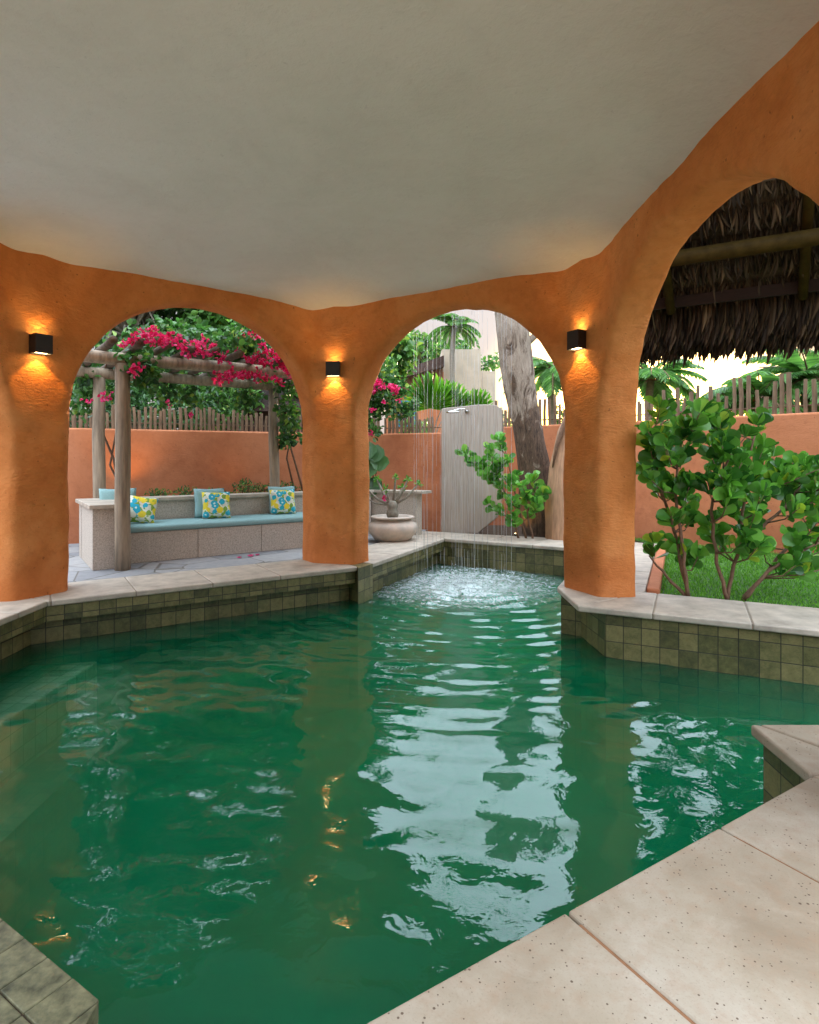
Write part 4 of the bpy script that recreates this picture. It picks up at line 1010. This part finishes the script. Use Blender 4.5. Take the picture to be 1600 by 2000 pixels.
# palms
def palm(label, x, y, H, nf, FL, tr=.11, seed=0, up=.6, mat='palmleaf', name='coconut_palm'):
    rg = np.random.default_rng(seed+100); th_ = thing(name, label, 'palm', (x, y, 0)); m = MB()
    m.tube([(x+.1*math.sin(k), y, H*k/6) for k in range(7)], [tr*1.3, tr, tr*.95, tr*.9, tr*.85, tr*.8, tr*.8], 10); build('trunk', m, M['trunkpalm'], th_, smooth=True)
    P = []; D = []; Nn = []; Ls = []; rm = MB(); x0 = x+.1*math.sin(6)
    for f in range(nf):
        a = 2*math.pi*f/nf+rg.uniform(-.2, .2); el = rg.uniform(-.1, 1.15)*up+.1; pts_ = []; p = Vector((x0, y, H)); d = Vector((math.cos(a)*math.cos(el), math.sin(a)*math.cos(el), math.sin(el)))
        for k in range(13):
            pts_.append(p.copy()); p = p+d*(FL/12); d = (d+Vector((0, 0, -.13))).normalized()
        rm.tube([tuple(q) for q in pts_], np.linspace(.022, .004, 13), 5)
        for k in range(1, 13):
            for hf in (0, .33, .66):
                if k == 12 and hf > 0: continue
                q = pts_[k].lerp(pts_[min(k+1, 12)], hf); tg = (pts_[min(k+1, 12)]-pts_[k-1]).normalized(); sd_ = tg.cross(Vector((0, 0, 1))).normalized()
                for sg in (1, -1):
                    dd = (sd_*sg+tg*.7+Vector((0, 0, -.35))).normalized(); P.append(tuple(q)); D.append(tuple(dd)); Nn.append((rg.uniform(-.3, .3), rg.uniform(-.3, .3), 1)); Ls.append(FL*.30*math.sin(math.pi*(.15+.8*k/13))*rg.uniform(.85, 1.1))
    build('rachis', rm, M['stem'], th_); Ls = np.array(Ls)
    leaves('fronds', P, D, Nn, Ls, .036, M[mat], th_, BLADE); return th_
palm('slender tall palm standing left of the old trunk above the house', 1.62, 21.5, 6.0, 16, 1.1, .12, 1, .9)
palm('palm half hidden between the old trunk and the right pillar', 3.75, 15.5, 3.6, 16, 1.5, .11, 2)
palm('palm behind the fence nearest the right pillar', 5.35, 13.2, 3.0, 18, 1.2, .10, 3, .9)
palm('low arching palm behind the fence, second from the right pillar', 6.6, 13.4, 2.35, 14, 1.4, .09, 4, .8)
palm('full palm behind the fence, third from the right pillar', 7.4, 12.6, 2.5, 20, 1.4, .10, 5, .8)
palm('tallest palm behind the fence at the far right', 8.3, 12.4, 2.9, 22, 1.4, .12, 6, .95)
palm('palm behind the fence at the frame edge', 9.0, 11.5, 2.3, 18, 1.4, .10, 7, .8)
def fan_palm(label, c, fans, FL):
    th_ = thing('fan_palm', label, 'palm', (c[0], c[1], 0)); P = []; D = []; Nn = []; L = []; m = MB()
    m.tube([(c[0], c[1], 0), (c[0]+.05, c[1], 1.2), (c[0], c[1], 1.6)], .09, 9)
    for (dx, dy, dz, tilt, s) in fans:
        h = Vector((c[0]+dx, c[1]+dy, c[2]+dz)); m.tube([(c[0], c[1], 1.5), tuple((Vector((c[0], c[1], 1.6))+h)/2+Vector((0, 0, .08))), tuple(h)], [.018, .014, .01], 6)
        axd = Vector((math.sin(tilt), -.15, math.cos(tilt))).normalized(); nrm_ = Vector((.1, -1, .1)).normalized(); sd_ = axd.cross(nrm_).normalized()
        for k in range(34):
            a = R(-95+190*k/33); dd = axd*math.cos(a)+sd_*math.sin(a); P.append(tuple(h)); D.append(tuple(dd+nrm_*random.uniform(-.08, .12))); Nn.append(tuple(nrm_+sd_*(.5 if k % 2 else -.5))); L.append(FL*s*(1-.28*abs(math.sin(a)))*random.uniform(.94, 1.04))
    build('trunk', m, M['trunkpalm'], th_, smooth=True); leaves('fronds', P, D, Nn, L, .075, M['fanleaf'], th_, tmpl(.22, .5, .35, fold=.25, droop=.06)); return th_
fan_palm('bright green fan palm rising behind the stake fence and shower slab', (.45, 13.0, 2.38), [(.0, 0, 0, -.08, 1.05), (.42, .2, -.05, .3, .9), (.95, .3, -.1, .45, .8), (.3, .5, .1, .1, .8)], .80)
# hedge beyond the right fence
def hedge(label, pts, h, n, mat, leafL=.1, w_=.5):
    a, b = v2(pts[0]), v2(pts[1]); th_ = thing('hedge', label, 'hedge', (a.x, a.y, 0)); s = RNG.random(n); q = RNG.uniform(-w_, w_, n)
    d = (b-a).normalized(); zz = h*RNG.random(n)**.7*(1+.25*np.sin(s*23)+.15*np.sin(s*57))
    P = np.stack([a.x+(b.x-a.x)*s-d.y*q, a.y+(b.y-a.y)*s+d.x*q, zz], 1)
    leaves('foliage', P, rdir(n, .2), rdir(n, .6), RNG.uniform(.7, 1.3, n)*leafL, leafL*.55, mat, th_)
    m = MB()
    for k in range(12):
        p = a.lerp(b, (k+.5)/12); m.tube([(p.x, p.y, 0), (p.x+.1, p.y, h*.7)], [.03, .01], 6)
    build('stems', m, M['stem'], th_); return th_
hedge('loose green hedge beyond the fence under the palms', [(6.6, 15.0), (10.5, 11.5)], 2.15, 9000, M['treeleaf'], .14)
hedge('low hedge beyond the fence behind the old trunk', [(-.2, 15), (4.4, 15.8)], 1.9, 6500, M['treeleaf'], .13)
hedge('dark hedge beyond the fence behind the pergola', [(-9.5, 12.0), (-1.5, 14.6)], 2.3, 9000, M['darkleaf'], .13)

# ------------------------------------------------------------------ houses
h1 = thing('flat_roofed_house', 'beige and terracotta flat-roofed house far beyond the fan palm', 'house', (1.6, 24, 0))
m = MB(); m.box((2.0, 24.6, 2.75), (1.5, 3, 5.5)); m.box((3.05, 24.9, 2.35), (.62, 3, 4.7)); build('tower', m, M['whitewash'], h1)
m = MB(); m.box((.2, 24.4, 2.3), (2.2, 3, 4.6)); build('wall', m, M['terracotta'], h1)
m = MB(); m.add([(-1.2, 22.4, 4.3), (1.3, 22.4, 5.15), (1.3, 26, 5.3), (-1.2, 26, 4.4), (-1.2, 22.4, 4.05), (1.3, 22.4, 4.75), (1.3, 26, 4.9), (-1.2, 26, 4.1)], [(0, 1, 2, 3), (7, 6, 5, 4), (0, 4, 5, 1), (1, 5, 6, 2), (2, 6, 7, 3), (3, 7, 4, 0)]); build('roof', m, M['roofbrown'], h1)
m = MB()
for k_ in range(14): m.box((-.82+.155*k_, 22.86, 4.25), (.14, .06, .9))
build('timber_cladding', m, simple('brown_timber', (.20, .10, .06), .8, .4, 9, .3, 0, (4, 4, .5)), h1)
for x_ in (-.1, ):
    f = MB(); f.box((x_, 22.87, 3.0), (.7, .06, 1.0)); fo_ = build('window', f, M['bluepaint'], h1); g = MB(); g.box((x_, 22.82, 3.0), (.56, .05, .86)); build('pane', g, M['glass'], fo_)
h2 = thing('beige_house', 'beige house with blue-framed window glimpsed through the vine', 'house', (-4, 18.5, 0))
m = MB(); m.box((-4.3, 19.5, 2.6), (5.5, 2.5, 5.2)); build('wall', m, M['whitewash'], h2)
for x_ in (-6.3, -4.2): 
    f = MB(); f.box((x_, 18.23, 3.35), (1.3, .06, .7)); fo_ = build('window', f, M['bluepaint'], h2); g = MB(); g.box((x_, 18.18, 3.35), (1.1, .05, .5)); build('pane', g, M['glass'], fo_)
h3 = thing('outbuilding', 'low dark shed with a sloping brown roof behind the stake fence', 'shed', (-3.2, 13, 0))
m = MB(); m.prism([(-4.9, 12.9), (-2.3, 13.9), (-2.9, 15.4), (-5.5, 14.4)], 0, 2.45); build('wall', m, simple('dark_shed_boards', (.06, .035, .025), .9, .3, 20, .4), h3)
m = MB(); m.add([(-5.2, 12.5, 2.35), (-2.0, 13.7, 2.5), (-2.6, 15.2, 3.45), (-5.8, 14.0, 3.3), (-5.2, 12.5, 2.25), (-2.0, 13.7, 2.4), (-2.6, 15.2, 3.3), (-5.8, 14.0, 3.15)], [(0, 1, 2, 3), (7, 6, 5, 4), (0, 4, 5, 1), (1, 5, 6, 2), (2, 6, 7, 3), (3, 7, 4, 0)]); build('roof', m, M['roofbrown'], h3)
# utility pole
up = thing('utility_pole', 'thin grey power pole with crossarm between the palms', 'utility pole', (15.6, 25, 0))
m = MB(); m.tube([(15.6, 25, 0), (15.6, 25, 5.6)], [.09, .06], 8); build('pole', m, M['greystem'], up)
m = MB(); m.tube([(14.6, 25, 5.1), (16.6, 25, 5.15)], .04, 6); build('crossarm', m, M['greystem'], up)

# ------------------------------------------------------------------ thatched kiosk
ks = thing('thatched_shelter', 'open thatched roof on log beams above the lawn', 'thatched roof', (3.7, 6.0, 0))
EA = v2((2.2, 7.90)); EB = v2((6.4, 5.48)); ed_ = (EB-EA).normalized(); inn = Vector((ed_.y, -ed_.x)); LE = (EB-EA).length
if inn.y > 0: inn = -inn
slope = R(38); SL = 3.4
def rp_(s, q, off=0): # s along eave, q up the slope
    p = EA+ed_*s+inn*(q*math.cos(slope)); return Vector((p.x, p.y, 3.22+q*math.sin(slope)+off))
m = MB(); m.add([tuple(rp_(0, -.45, .1)), tuple(rp_(LE, -.45, .1)), tuple(rp_(LE, SL, .1)), tuple(rp_(0, SL, .1)), tuple(rp_(0, -.45, .22)), tuple(rp_(LE, -.45, .22)), tuple(rp_(LE, SL, .22)), tuple(rp_(0, SL, .22))], [(3, 2, 1, 0), (4, 5, 6, 7), (0, 1, 5, 4), (1, 2, 6, 5), (2, 3, 7, 6), (3, 0, 4, 7)])
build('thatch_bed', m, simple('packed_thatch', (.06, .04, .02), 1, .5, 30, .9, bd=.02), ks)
P = []; D = []; L = []
for row in range(11):
    q = .1+row*.31
    for k in range(1100):
        s = random.uniform(0, LE); p = rp_(s, q, .07); P.append(tuple(p)); dd = (rp_(s, q-1)-p).normalized()+Vector((random.gauss(0, .22), random.gauss(0, .22), random.gauss(-.25, .15))); D.append(tuple(dd)); L.append(random.uniform(.14, .32))
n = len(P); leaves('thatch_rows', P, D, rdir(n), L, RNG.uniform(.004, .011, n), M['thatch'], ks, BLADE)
P = []; D = []; L = []
for k in range(16000):
    s = random.uniform(0, LE); q = random.uniform(-.42, -.1); p = rp_(s, q, random.uniform(.06, .2)); P.append(tuple(p)); D.append((random.gauss(0, .05), random.gauss(0, .05), -1)); L.append(random.uniform(.32, .60)*(1 if random.random() < .85 else 1.12))
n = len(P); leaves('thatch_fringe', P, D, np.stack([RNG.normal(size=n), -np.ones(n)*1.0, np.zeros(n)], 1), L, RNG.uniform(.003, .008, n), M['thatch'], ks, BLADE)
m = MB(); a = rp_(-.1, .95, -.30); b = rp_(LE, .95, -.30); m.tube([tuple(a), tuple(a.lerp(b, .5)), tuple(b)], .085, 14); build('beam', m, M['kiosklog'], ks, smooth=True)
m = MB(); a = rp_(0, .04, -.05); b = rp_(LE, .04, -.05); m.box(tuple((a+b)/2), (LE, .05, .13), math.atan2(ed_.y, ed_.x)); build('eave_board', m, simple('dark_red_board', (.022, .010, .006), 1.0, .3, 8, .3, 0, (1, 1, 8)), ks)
for s in (.05, 1.15, 2.5, 3.85):
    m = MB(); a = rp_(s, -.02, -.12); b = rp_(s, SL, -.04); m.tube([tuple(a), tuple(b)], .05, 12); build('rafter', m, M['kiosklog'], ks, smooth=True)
for q in (.6, 1.3, 2.0, 2.7):
    m = MB(); a = rp_(0, q, .045); b = rp_(LE, q, .045); m.tube([tuple(a), tuple(b)], .02, 8); build('batten', m, M['logh'], ks)
for s, in ((.42,), (4.55,)):
    p = rp_(s, .95, 0); m = MB(); m.tube(crooked((p.x, p.y, -.05), (p.x, p.y, p.z-.3)), .09, 12); build('post', m, M['kiosklog'], ks, smooth=True)

# ------------------------------------------------------------------ garden uplights
def uplight(label, p, dirv, energy, ang=80):
    th_ = thing('garden_light', label, 'garden light', p, 'small amber garden lights')
    m = MB(); m.tube([(p[0], p[1], p[2]-.02), (p[0], p[1], p[2]+.05)], .03, 12); build('housing', m, M['black'], th_)
    m = MB(); m.lathe([(.001, .054), (.026, .054)], p, 12); build('lens', m, M['lens'], th_)
    spot('garden_lamp', (0, 0, .07), dirv, energy, R(ang), 1.0, th_, .05)
uplight('amber spike light washing the wall behind the left pergola posts', (-4.42, 9.2, .62), (0, .3, 1), 14, 100)
uplight('amber spike light behind the middle of the bench', (-3.0, 9.95, .62), (0, .4, 1), 1.5, 110)
uplight('amber light glowing in the soil under the old tree shrub', (1.78, 10.02, -.01), (.2, .1, 1), 6, 130)
sb = MB(); sb.prism([(.9, 10.2), (1.2, 9.95), (3.2, 9.3), (3.4, 11.5), (1.5, 11.7)], -.05, -.005); build('planting_bed', sb, M['soil'], kind='structure')
